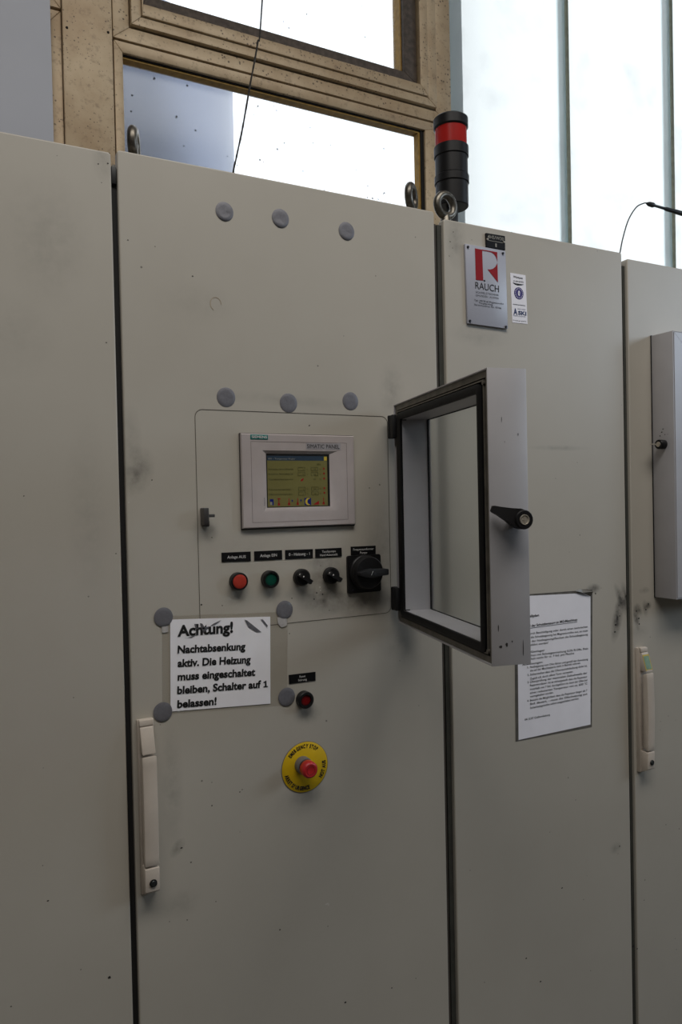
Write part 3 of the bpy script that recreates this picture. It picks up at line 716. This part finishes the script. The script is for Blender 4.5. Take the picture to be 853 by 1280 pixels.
# ---- the open glazed door (closed twin on the far cabinet)
def glazed_door(parent, W, H, T, loc, rz, opened, marks):
    """local: x from the hinge to the free edge, y from inner face (0) to outer face (T), z up"""
    fw = .034
    mb = MB()
    mb.ring((0, W, 0, H), (.0022, W-.0022, .0022, H-.0022), 0, T, .0006)         # outer shell
    mb.ring((.0022, W-.0022, .0022, H-.0022), (fw, W-fw-.001, .026, H-.030), T-.0008, T)  # front flange
    mb.ring((fw-.002, W-fw+.001, .024, H-.028), (fw, W-fw-.001, .026, H-.030), .004, T-.003)     # inner wall of the opening
    scratches(mb, W, marks)
    d = mb.build('glazed_door', [m_alu, m_chip], parent, 30, loc, (0, 0, rz))
    mb = MB()
    mb.ring((.0023, W-.0023, .0023, H-.0023), (.011, W-.011, .011, H-.011), .003, .006); mb.ring((.0023, W-.0023, .0023, H-.0023), (fw-.003, W-fw+.003, .023, H-.027), .012, .016)
    mb.ring((.0135, W-.0135, .0135, H-.0135), (.0155, W-.0155, .0155, H-.0155), .001, .014)
    for z in (.018, H-.018):
        mb.lathe([(0, .004), (.003, .004), (.003, 0)], (W-.014, .004, z), (0, -1, 0), 12)
    mb.build('profile_groove', m_alud, d, 30, local=True)
    mb = MB(); o = rrect(.017, W-.0185, .0135, H-.0175, .012, 5); i = rrect(fw-.0005, W-fw-.0005, .0255, H-.0295, .004, 5)
    va = [[mb.bm.verts.new((q[0], yy, q[1])) for q in L] for L, yy in ((o, .012), (o, -.0005), (rrect(.022, W-.0235, .0185, H-.0225, .010, 5), -.0030), (i, .0), (i, .012))]
    for A, B in zip(va, va[1:]):
        for k in range(len(A)): mb.bm.faces.new((A[k], A[(k+1) % len(A)], B[(k+1) % len(A)], B[k]))
    bmesh.ops.recalc_face_normals(mb.bm, faces=mb.bm.faces)
    mb.build('gasket', m_rubber, d, 50, local=True)
    mb = MB(); mb.ring((fw-.0015, W-fw+.0005, .0255, H-.0295), (fw+.0012, W-fw-.0022, .0270, H-.0312), T-.0065, T-.0041); mb.build('pane_seal', m_rubber, d, 0, local=True)
    MB().box(fw-.001, W-fw, T-.0040, T-.0012, .025, H-.029).build('pane', m_clear if opened else m_boxpane, d, 0, local=True)
    mb = MB()
    mb.ring((.003, W-.003, .003, H-.003), (fw+.0, W-fw-.001, .026, H-.03), T+.0002, T+.0012, .0004); mb.build('front_frame', m_alu, d, 20, local=True)
    for z in (H-.040, .044):
        mb = MB(); mb.lathe([(0, -.021), (.0062, -.021), (.0068, -.019), (.0068, .019), (.0062, .021), (0, .021)], (-.003, -.004, z), (0, 0, 1), 20)
        mb.box(-.003, .016, -.0085, .0, z-.021, z+.021, .0015); mb.build('hinge', m_blackm, d, 40, local=True)
    if not opened: MB().box(-.001, W+.001, -.0008, .001, -.001, H+.001).build('backing_gasket', m_rubber, d, 0, local=True)
    return d
E1 = Vector((-.231, -.973, 0)); RZ = math.atan2(E1.y, E1.x)
HZ0, HH, WW, TT = 1.2345, .3985, .3885, .0575
gd = tag(glazed_door(cabC, WW, HH, TT, (.4795, -.0205, HZ0), RZ, True, ((.020, .33, .0005, .005), (.044, .31, .0007, .0022), (.046, .022, .0008, .014), (.022, .028, .0024, .0028), (.010, .052, .0010, .006), (.013, .026, .0028, .002), (.030, .032, .0012, .0016), (.024, .30, .0004, .0012))), 'silver glazed door standing open with black gasket')
# lever lock on its free edge
zk, yk = .196, .037
mb = MB(); mb.lathe([(0, 0), (.0105, 0), (.0105, .010), (.0100, .012), (0, .012)], (WW, yk, zk), (1, 0, 0), 32); mb.build('lock_boss', m_blackm, gd, 40, local=True)
mb = MB(); mb.lathe([(0, .010), (.0128, .010), (.0130, .012), (.0128, .026), (.0116, .0275), (.0076, .0275), (.0074, .0265), (0, .0265)], (WW, yk, zk), (1, 0, 0), 32)
d2 = Vector((0, -.90, .36)).normalized(); n2 = Vector((0, -d2.z, d2.y))
def lp(a, b, x): return Vector((WW+x, yk, zk))+d2*a+n2*b
rows = [(0, .0124, .011, .026), (.009, .0122, .011, .0255), (.020, .0088, .011, .022), (.032, .0060, .010, .0165), (.0395, .0048, .0085, .0125), (.042, .0034, .0085, .0115)]
rg = [[mb.bm.verts.new(lp(a, s_*hw, x)) for s_, x in ((1, xa), (1, xb), (-1, xb), (-1, xa))] for a, hw, xa, xb in rows]
mb.bm.faces.new(rg[0]); mb.bm.faces.new(rg[-1][::-1])
for A, B in zip(rg, rg[1:]):
    for k in range(4): mb.bm.faces.new((A[k], B[k], B[(k+1) % 4], A[(k+1) % 4]))
bmesh.ops.recalc_face_normals(mb.bm, faces=mb.bm.faces)
mb.build('lever', m_black, gd, 35, local=True)
mb = MB(); mb.lathe([(.0074, .0262), (.0066, .0282), (.0058, .0282), (.0056, .0272), (0, .0272)], (WW, yk, zk), (1, 0, 0), 28); mb.box(WW+.0268, WW+.0279, yk-.0006, yk+.0006, zk-.004, zk+.004); mb.box(WW+.0268, WW+.0277, yk-.003, yk+.0005, zk-.0008, zk+.0008)
tag(mb.build('lock_cylinder', m_chrome, gd, 40, local=True), 'shiny nickel lock cylinder')
fb = tag(glazed_door(cabF, .42, .600, .058, (1.190+.42, -.0015, 1.2225), PI, False, ((.026, .377, .003, .0016), (.034, .371, .0015, .0012), (.021, .369, .0015, .002), (.041, .371, .0011, .001), (.029, .384, .0028, .0012))), 'silver glazed box door shut with key in its lock')
# knob and key on its left side
Wf, zk, yk = .42, .349, .030
mb = MB(); mb.lathe([(0, 0), (.0105, 0), (.0108, .016), (.0098, .0175), (.0062, .0175), (.006, .0165), (0, .0165)], (Wf, yk, zk), (1, 0, 0), 32); mb.build('lock_knob', m_black, fb, 40, local=True)
mb = MB(); mb.lathe([(.0058, .0163), (.0055, .0190), (.0045, .0190), (.0042, .018), (0, .018)], (Wf, yk, zk), (1, 0, 0), 24); mb.box(Wf+.017, Wf+.036, yk-.0007, yk+.0007, zk-.0015, zk+.0015); mb.lathe([(0, -.0009), (.0035, -.0009), (.0035, .0009), (0, .0009)], (Wf+.038, yk, zk), (0, 0, 1), 14)
mb.build('lock_key', m_chrome, fb, 40, local=True)
p = at(270, 380, -.0004); mb = MB()
o = [(p.x+.0098*math.cos(2*PI*k/28), p.z+.0115*math.sin(2*PI*k/28)) for k in range(20)]; i = [(p.x+.0088*math.cos(2*PI*k/28), p.z+.0105*math.sin(2*PI*k/28)) for k in range(20)]
va = [mb.bm.verts.new((q[0], -.0004, q[1])) for q in o]; vb = [mb.bm.verts.new((q[0], -.0004, q[1])) for q in i]
for k in range(19): mb.bm.faces.new((va[k], va[k+1], vb[k+1], vb[k]))
mb.build('glue_trace', simple('brownish_glue', (172, 156, 134), .7), cabC, 0)

# ================================================================== STUCK-ON THINGS
# grey adhesive dots
dots = [(280.7, 264.5, 22, 'grey round adhesive dot left in the uppermost row of three'), (350.7, 273, 21, 'grey round adhesive dot in the middle of the uppermost row'),
    (433.3, 289, 19.3, 'grey round adhesive dot right in the uppermost row of three'), (282.7, 496.6, 23, 'creased grey dot above the touch panel, left of its row'),
    (360.8, 503.8, 21.5, 'grey dot with crossed creases above the touch panel, middle of its row'), (438.2, 501.5, 19.5, 'grey dot above the touch panel nearest the open glazed door'),
    (204.4, 771.3, 23.5, 'grey adhesive dot at the top left corner of the heating notice'), (355.9, 762.2, 20.5, 'grey adhesive dot at the top right corner of the heating notice'),
    (203.5, 889.8, 23.5, 'grey adhesive dot at the bottom left corner of the heating notice'), (358.5, 871, 20.5, 'grey adhesive dot at the bottom right corner beside the dark red button')]
for k, (u, v, d, lab) in enumerate(dots):
    y = 0 if k < 6 else -.0011
    p = at(u, v, y); q = at(u+d/2, v, y); r = (q-p).length
    mb = MB(); n = 32; rings = []
    ph = random.random()*6
    for rr in (1, .95, .6, .3, 0):
        if rr == 0: rings.append([mb.bm.verts.new((p.x, y-.0008, p.z))]); continue
        row = []
        for j in range(n):
            a = 2*PI*j/n; dx, dz = math.cos(a)*r*rr, math.sin(a)*r*rr*1.02
            lift = 0.0003 if rr == 1 else .0007+.0005*max(0, math.sin(2*a+ph))*(1-rr)+(.0012*max(0, -math.sin(a)-.3) if k < 3 and rr > .5 else 0)
            row.append(mb.bm.verts.new((p.x+dx, y-lift, p.z+dz)))
        rings.append(row)
    for A, B in zip(rings, rings[1:]):
        for j in range(n):
            jj = (j+1) % n
            if len(B) == 1: mb.bm.faces.new((A[j], A[jj], B[0]))
            else: mb.bm.faces.new((A[j], A[jj], B[jj], B[j]))
    mb.bm.faces.new(list(reversed([mb.bm.verts.new((v_.co.x, y-.0001, v_.co.z)) for v_ in rings[0]])))
    bmesh.ops.recalc_face_normals(mb.bm, faces=mb.bm.faces)
    tag(mb.build('adhesive_dot', m_tape, None, 60), lab, 'sticker', 'grey adhesive dots on the control cabinet')

# heating notice
p = at(275, 885)
nt = thing('notice', (p.x, 0, p.z), 'white German notice in bold print, held in a clear sleeve', 'notice')
def sheet(name, corners, y, thick, mat, parent, n=10, wav=0):
    """sheet through four pixel corners tl,tr,br,bl on plane y, slightly wavy"""
    c4 = [at(u, v, y) for u, v in corners]; mb = MB(); g = []
    for i in range(n+1):
        row = []
        for j in range(n+1):
            s_, t = j/n, i/n
            q = (c4[0]*(1-s_)+c4[1]*s_)*(1-t)+(c4[3]*(1-s_)+c4[2]*s_)*t
            q.y = y-wav*abs(math.sin(3.1*s_+1.7*t))*math.sin(PI*t)**.5 if wav else y
            row.append(mb.bm.verts.new(q))
        g.append(row)
    for i in range(n):
        for j in range(n): mb.bm.faces.new((g[i][j], g[i+1][j], g[i+1][j+1], g[i][j+1]))
    o = mb.build(name, mat, parent, 0)
    sol = o.modifiers.new('thickness', 'SOLIDIFY'); sol.thickness = thick; sol.offset = -1
    return o
sheet('paper', [(212.8, 774.5), (338, 770.8), (338.3, 879.5), (213.3, 889.5)], -.0012, .0002, m_paper, nt)
sheet('plastic_sleeve', [(202.5, 770), (360, 764.5), (359, 881.5), (203, 893.5)], -.0007, .0001, m_sleeve, nt)
mb = MB(); B = .038
px_text(mb, 'Achtung!', (222, 795.3), (291.4, 790.2), 13.2, -.0018, B)
for t, a, b in (('Nachtabsenkung', (222, 816.5), (306.9, 812.1)), ('aktiv. Die Heizung', (222, 833.6), (313.4, 828.5)), ('muss eingeschaltet', (222, 850.5), (319.2, 844.3)), ('bleiben, Schalter auf', (221.5, 867.5), (326.3, 859.4)), ('belassen!', (221.5, 884.8), (270.7, 880.7))):
    px_text(mb, t, a, b, 9.2, -.0018, B)
mb.face([at(u, v, -.0018) for u, v in ((331.3, 851.6), (333.2, 850.4), (333.4, 857.6), (335, 857.5), (335, 858.8), (329.6, 859.2), (329.6, 857.9), (331.4, 857.8), (331.3, 853.2), (329.6, 854), (329.6, 852.5))])
mb.build('lettering', m_ink, nt, 0)
# smears over the headline
m_smear = simple('grey_smear', (112, 111, 118), .8, var=.5, vs=220)
mb = MB()
for pts in ([(229.5, 797.5), (236, 796.8), (247, 793.5), (239, 797.2)], [(262, 783), (268, 779), (277, 775), (270, 780.5)], [(250, 779), (253, 779.5), (257, 786), (254, 787), (251, 783)], [(306, 774.5), (309, 775.5), (317, 782), (327, 790), (321, 790), (311, 784)], [(326, 774), (329, 774.5), (335, 782), (334, 784)], [(243, 780), (245, 780), (247, 786), (245, 787)], [(252, 785), (262, 783), (258, 788), (254, 791)]):
    mb = MB(); mb.bm.faces.new([mb.bm.verts.new(Vector((p.x, -.0021, p.z))) for p in (at(u, v, -.0021) for u, v in pts)]); mb.build('smear', m_smear, nt, 0)
m_tapec = simple('whitish_tape', (196, 192, 190), .35, var=.25, vs=140)
mb = MB()
for pts in ([(202.5, 783.5), (210.5, 782.5), (210.5, 790), (202.5, 791)], [(347, 772), (358.5, 769.5), (359, 782), (352, 784.5), (348, 780)]):
    mb = MB(); mb.bm.faces.new([mb.bm.verts.new(Vector((p.x, -.0016, p.z))) for p in (at(u, v, -.0016) for u, v in pts)]); mb.build('tape_remnant', m_tapec, nt, 0)

# printed instruction sheet on the narrow cabinet
p = at(693, 920)
ins = thing('instruction_sheet', (p.x, 0, p.z), 'white closely printed A4 sheet in grimy sleeve, partly behind the open door', 'notice')
sheet('sleeve_backing', [(643, 744), (741, 737), (740.3, 908.5), (645, 927)], -.0006, .0002, simple('grimy_sleeve', (112, 108, 102), .5, var=.5, vs=60), ins)
sheet('paper', [(647, 745.5), (738.6, 741), (738.6, 905.7), (648.6, 925)], -.0011, .0002, m_sheet, ins)
mb = MB()
def Z(a): return (630+a[0]/5.815, 720+a[1]/5.815)
rows = [('Notfallplan', (135, 306), (257, 292), .02, 3), ('Ausfall der Schutzbegasung an MG-Maschinen', (135, 378), (535, 324), .02, 3),
 ('Fällt durch Beschädigung oder durch einen technischen', (135, 432), (610, 374), 0, 0), ('Defekt die Schutzbegasung bei Magnesiumöfen aus, so muss', (135, 460), (612, 402), 0, 0),
 ('mittels der Notbegasungsflaschen die Schutzbegasung', (135, 489), (612, 430), 0, 0), ('durchgeführt werden!', (135, 516), (323, 491), 0, 0),
 ('Ort: Gaslager', (135, 566), (300, 545), 0, 0), ('4 Flaschen mit Schutzgasmischung 0,2% R134a, Rest', (135, 592), (615, 532), 0, 0), ('Luft. Inhalt reicht für ca. 7 Std. pro Flasche', (135, 617), (512, 567), 0, 0), ('Anweisungen:', (135, 652), (285, 631), 0, 0),
 ('1.', (172, 672), (186, 670), 0, 0), ('Notbegasung zum Ofen fahren und gemäß der Anweisung', (192, 669), (613, 610), 0, 0), ('die auf der Mischbatterie steht in Betrieb nehmen.', (192, 695), (560, 637), 0, 0),
 ('2.', (172, 727), (186, 725), 0, 0), ('Sicherstellen dass die Ofenraumabdeckung dicht ist,', (192, 724), (608, 657), 0, 0), ('Zugluft z.B. durch offene Türen vermeiden.', (192, 754), (505, 700), 0, 0),
 ('3.', (172, 780), (186, 778), 0, 0), ('Überprüfung der maximalen Zeitschwelle der', (192, 777), (608, 710), 0, 0), ('Reparaturdauer. Ist es sichergestellt dass die Reparatur', (192, 802), (608, 737), 0, 0), ('innerhalb von 7 Std. durchgeführt ist, kann der Ofen bei', (192, 830), (608, 762), 0, 0),
 ('einer reduzierten Temperatur von ca. 630 °C', (192, 857), (608, 787), 0, 0), ('warmgehalten werden.', (192, 883), (362, 852), 0, 0),
 ('4.', (170, 915), (184, 913), 0, 0), ('Besteht die Möglichkeit dass die Reparatur länger als 7', (192, 911), (608, 837), 0, 0), ('Std. dauert, - muss die Ofenheizung aus', (192, 937), (608, 862), 0, 0), ('Sicherheitsgründen sofort ausgeschaltet werden.', (192, 966), (548, 895), 0, 0), ('04.12.07 Gießereileitung', (153, 1051), (337, 1014), 0, 0)]
for t, a, b, bo, cp in rows: px_text(mb, t, Z(a), Z(b), cp or 2.5, -.0017, bo or .008)
u1, u2 = Z((150, 385)), Z((535, 333)); P = [at(u1[0], u1[1]-.25, -.0017), at(u2[0], u2[1]-.25, -.0017), at(u2[0], u2[1]+.25, -.0017), at(u1[0], u1[1]+.25, -.0017)]
mb.quad(P[::-1]); mb.build('lettering', m_ink, ins, 0)
mb = MB(); mb.bm.faces.new([mb.bm.verts.new(q) for q in (at(719, 738.5, -.004), at(729, 741, -.006), at(738.5, 745.5, -.002), at(742, 739.5, -.009), at(735, 736.5, -.006), at(727, 736.5, -.003))])
mb.build('curled_corner', simple('curled_film', (128, 122, 112), .4, var=.4, vs=80), ins, 0)

# enamel sign
cs = [(581.8, 304.4), (632.3, 313.6), (635.3, 411), (585.0, 404)]; YS = -.005
p = at(609, 408)
sg = thing('enamel_sign', (p.x, 0, p.z), 'light grey enamel maker\'s sign with red R logo, screwed to the narrow cabinet', 'sign')
P = px_poly(cs, YS); mb = MB(); mb.prism(P[::-1], 'y', YS, -.0005, .0006); mb.build('sign_plate', m_signm, sg, 30)
def S3(a): return (560+a[0]/7.108, 280+a[1]/7.108)
def sp(mb, pts, y=YS-.0005): mb.bm.faces.new([mb.bm.verts.new(Vector((q.x, y, q.z))) for q in (at(*S3(a), y) for a in pts)])
mb = MB()
sp(mb, [(242, 216), (306, 228), (316, 503), (250, 496)])
arc = [(440, 250), (438, 385), (432, 372), (437, 335), (434, 300), (424, 275), (405, 258), (380, 246), (306, 231), (306, 227)]
sp(mb, [(306, 227), (440, 250), (442, 345), (438, 318), (428, 290), (412, 268), (388, 252), (360, 244), (306, 236)])
sp(mb, [(442, 345), (447, 520), (355, 403), (378, 404), (402, 398), (422, 382), (436, 360)])
mb.build('red_logo', m_signred, sg, 0)
mb = MB()
px_text(mb, 'RAUCH', S3((246, 573)), S3((456, 607)), 8.6, YS-.0005)
sp(mb, [(319, 496), (333, 498), (334, 511), (320, 509)]); mb.build('name_lettering', m_ink, sg, 0)
mb = MB()
px_text(mb, 'SCHMELZTECHNIK', S3((250, 612)), S3((455, 640)), 2.4, YS-.0005); px_text(mb, 'GMUNDEN / AUSTRIA', S3((250, 640)), S3((455, 669)), 2.4, YS-.0005); mb.build('place_lettering', m_inkg, sg, 0)
mb = MB()
px_text(mb, 'Typ: 240/50-60 Magnesiumofen', S3((237, 682)), S3((497, 717)), 2.2, YS-.0005); px_text(mb, 'Mangelprüfung', S3((280, 707)), S3((400, 724)), 2.2, YS-.0005); px_text(mb, 'Seriennummer Nr. 97/06', S3((238, 722)), S3((476, 756)), 2.2, YS-.0005)
mb.build('type_lettering', m_ink, sg, 0)
for a in ((178, 205), (489, 262), (196, 862), (517, 915)):
    q = at(*S3(a), YS); mb = MB(); mb.lathe([(0, .0025), (.0022, .0022), (.0028, 0), (0, 0)], (q.x, YS, q.z), n=14); mb.build('screw', m_scr, sg)
# equipment tag
cs = [(608, 291.1), (631.5, 295.1), (631.9, 312.7), (608.7, 308.2)]
p = at(620, 310)
tg = thing('equipment_tag', (p.x, 0, p.z), 'small black engraved tag above the grey enamel sign', 'sign')
P = px_poly(cs, -.004); mb = MB(); mb.prism(P[::-1], 'y', -.004, -.0005); mb.build('tag_plate', m_label, tg, 0)
mb = MB(); px_text(mb, '4H5/W30', (610, 297.6), (630.2, 301), 4.2, -.0045, .01); px_text(mb, '1', (619.6, 308.6), (621.4, 308.9), 4.4, -.0045, .01)
P = [at(610.5, 300, -.0045), at(629, 303.3, -.0045), at(629, 303.9, -.0045), at(610.5, 300.6, -.0045)]; mb.quad(P[::-1]); mb.build('engraving', simple('engraved_grey', (150, 148, 140), .6), tg, 0)
for a in ((609.5, 299), (630, 302.7)):
    q = at(*a, -.004); mb = MB(); mb.lathe([(0, .002), (.0018, .0018), (.0022, 0), (0, 0)], (q.x, -.004, q.z), n=12); mb.build('rivet', m_chrome, tg)
# service sticker
cs = [(638.2, 340.9), (657.3, 344.1), (659.9, 405), (640.9, 403)]
p = at(650, 404)
st = thing('service_sticker', (p.x, 0, p.z), 'narrow white maintenance sticker with violet seal right of the enamel sign', 'sticker')
P = px_poly(cs, -.0006); mb = MB(); mb.prism(P[::-1], 'y', -.0006, -.0001); mb.build('sticker_film', m_sticker, st, 0)
def S6(a): return (635+a[0]/17.07, 335+a[1]/17.07)
y = -.0011
def s6p(mb, pts, yy=y): mb.bm.faces.new([mb.bm.verts.new(Vector((q.x, yy, q.z))) for q in (at(*S6(a), yy) for a in pts)])
mb = MB(); px_text(mb, 'Wartung', S6((120, 200)), S6((322, 240)), 2.5, y, .02)
mb.build('lettering', m_ink, st, 0); mb = MB(); s6p(mb, [(100, 305), (170, 325), (230, 335), (290, 345), (350, 350), (290, 368), (220, 370), (160, 350)])
mb.build('swoosh_print', m_ink, st, 0); mb = MB(); s6p(mb, [(115, 765), (375, 798), (375, 808), (115, 775)]); mb.build('rule_line', m_inkg, st, 0); mb = MB(); px_text(mb, 'Einstellungen geprüfte', S6((120, 1122)), S6((400, 1150)), 1.4, y); px_text(mb, 'SICHER PRÜFEN', S6((120, 290)), S6((340, 318)), 1.8, y); mb.build('lettering', m_ink, st, 0)
cc, cr = at(*S6((240, 540)), y), at(*S6((338, 540)), y); R = (cr-cc).length
mb = MB(); mb.lathe([(0, .0003), (R, .0003), (R, 0), (0, 0)], (cc.x, -.0006, cc.z), n=36); mb.build('seal_print', m_purple, st)
mb = MB(); put(mb, '0', Vector((cc.x, -.0014, cc.z-R*.36)), EX, EZ, R*.42, R*.75, .06, True)
for k in range(16):
    a = 2*PI*k/16; q = Vector((cc.x+R*.78*math.cos(a), -.0014, cc.z+R*.78*math.sin(a))); s_ = R*.06
    mb.quad([q+Vector((-s_, 0, -s_)), q+Vector((s_, 0, -s_)), q+Vector((s_, 0, s_)), q+Vector((-s_, 0, s_))])
mb.build('seal_lettering', m_sticker, st, 0)
mb = MB(); px_text(mb, 'A', S6((125, 990)), S6((210, 998)), 7.6, y, .03); px_text(mb, 'SKI', S6((225, 990)), S6((398, 1012)), 4.6, y, .03); px_text(mb, 'SERVICE', S6((215, 880)), S6((380, 900)), 1.2, y); px_text(mb, 'MESSTECHNIK', S6((125, 1024)), S6((385, 1052)), 1.2, y); mb.build('blue_lettering', m_blue, st, 0)

# ================================================================== ON TOP OF THE CABINETS
YT = .15; RT = .0365
tx = at(564.5, 200, YT).x
def tz(v): return at(564.5, v, YT-RT).z
tw = thing('signal_tower', (tx, YT, ZR-.012), 'black stack light with one red lens on the cabinet roof', 'signal light')
zb_ = tz(249.5)
z0 = ZR-.012
mb = MB(); mb.lathe([(0, 0), (.030, 0), (.030, .004), (.013, .006), (.0125, zb_-z0+.004), (0, zb_-z0+.004)], (tx, YT, z0), (0, 0, 1)); mb.build('stand_tube', m_blackm, tw)
def seg(name, za, zc, r, mat, bev=.0015):
    mb = MB(); mb.lathe([(0, za), (r-bev, za), (r, za+bev), (r, zc-bev), (r-bev, zc), (0, zc)], (tx, YT, 0), (0, 0, 1), 56); return mb.build(name, mat, tw, 28)
seg('lower_module', zb_, tz(218)-.001, RT-.001, m_black)
seg('ring', tz(220), tz(210), RT+.0012, m_black, .001)
seg('upper_module', tz(210), tz(185), RT-.001, m_black)
seg('ring', tz(186), tz(172.6), RT+.0012, m_black, .001)
tag(seg('lens', tz(173), tz(149), RT-.0022, m_towred, .0005), 'red translucent lens')
seg('cap', tz(150), tz(135.5), RT+.0012, m_black, .003)

def smooth_path(pts, n=8):
    pts = [Vector(p) for p in pts]; out = []
    for i in range(len(pts)-1):
        p0, p1, p2, p3 = pts[max(i-1, 0)], pts[i], pts[i+1], pts[min(i+2, len(pts)-1)]
        for k in range(n):
            t = k/n; out.append(.5*((2*p1)+(p2-p0)*t+(2*p0-5*p1+4*p2-p3)*t*t+(3*p1-p0-3*p2+p3)*t**3))
    return out+[pts[-1]]
def cp(u, v, y): return at(u, v, y)
# thin cord hanging from above and lying on the roof
Y = .25; e = at(291, 222, Y)
pts = [(at(328, 0, Y).x+.14, Y, 4.198), (at(328, 0, Y).x+.06, Y, 3.2), cp(328, 0, Y), cp(322, 55, Y), cp(313, 105, Y), cp(303, 162, Y), cp(296, 195, Y), e, (e.x-.012, Y, ZC-.0105), (e.x+.05, Y+.04, ZC-.0105)]
pp = smooth_path(pts, 10); rr = [.0016+.0008*abs(math.sin(i*1.7))*random.random() for i in range(len(pp))]
cord = tag(MB().tube(pp, rr, 8).build('hanging_cord', m_wire2, None, 60), 'thin dusty cord hanging in front of the window behind the control cabinet', 'cord')
# cable with connector at the right
Y = .1; s0_ = at(775, 318, Y)
pts = [(s0_.x-.03, Y+.05, ZF-.0105), (s0_.x-.008, Y+.01, ZF-.008), s0_, cp(779, 298, Y), cp(786, 275, Y), cp(796, 259, Y), cp(806, 253.8, Y)]
cb = thing('cable', (s0_.x, Y, ZF-.012), 'black cable with connector arching above the rightmost cabinet roof', 'cable')
MB().tube(smooth_path(pts, 8), .0016, 8).build('thin_lead', m_wire, cb, 60)
a, b = cp(807, 253.6, Y), cp(853, 267, Y); d = (b-a).normalized(); L = (b-a).length
pr = [(0, .002), (.02, .002), (.10, .0075), (.2, .0085), (.26, .0045), (.52, .0048), (.56, .0068), (.78, .0070), (.8, .0078), (1, .0080), (1.3, .0080)]
pts = [a+d*L*t for t, r in pr]; rad = [r*.72 for t, r in pr]
last = pts[-1]
MB().tube(pts, rad, 14).build('connector', m_wire, cb, 30)
pts = smooth_path([last, last+d*.08, last+d*.16+Vector((0, 0, -.06)), Vector((last.x+.2, Y+.02, ZF-.004)), Vector((last.x+.30, Y+.1, ZF-.0065))], 8)
MB().tube(pts, .0052, 12).build('thick_lead', m_wire, cb, 60)

# duct outside, seen through the lower pane
Rd = .55; lim = at(287, 150, 2.3); cxd = lim.x-Rd*1.03
mb = MB(); mb.lathe([(0, -.2), (Rd, -.2), (Rd, 3.44), (Rd-.02, 3.47), (0, 3.47)], (cxd, 2.3, 0), (0, 0, 1), 128)
struct('trim_2', mb, simple('zinc_sheet', (140, 149, 172), .38, .6, var=.10, vs=9, spec=.2), None, 40)
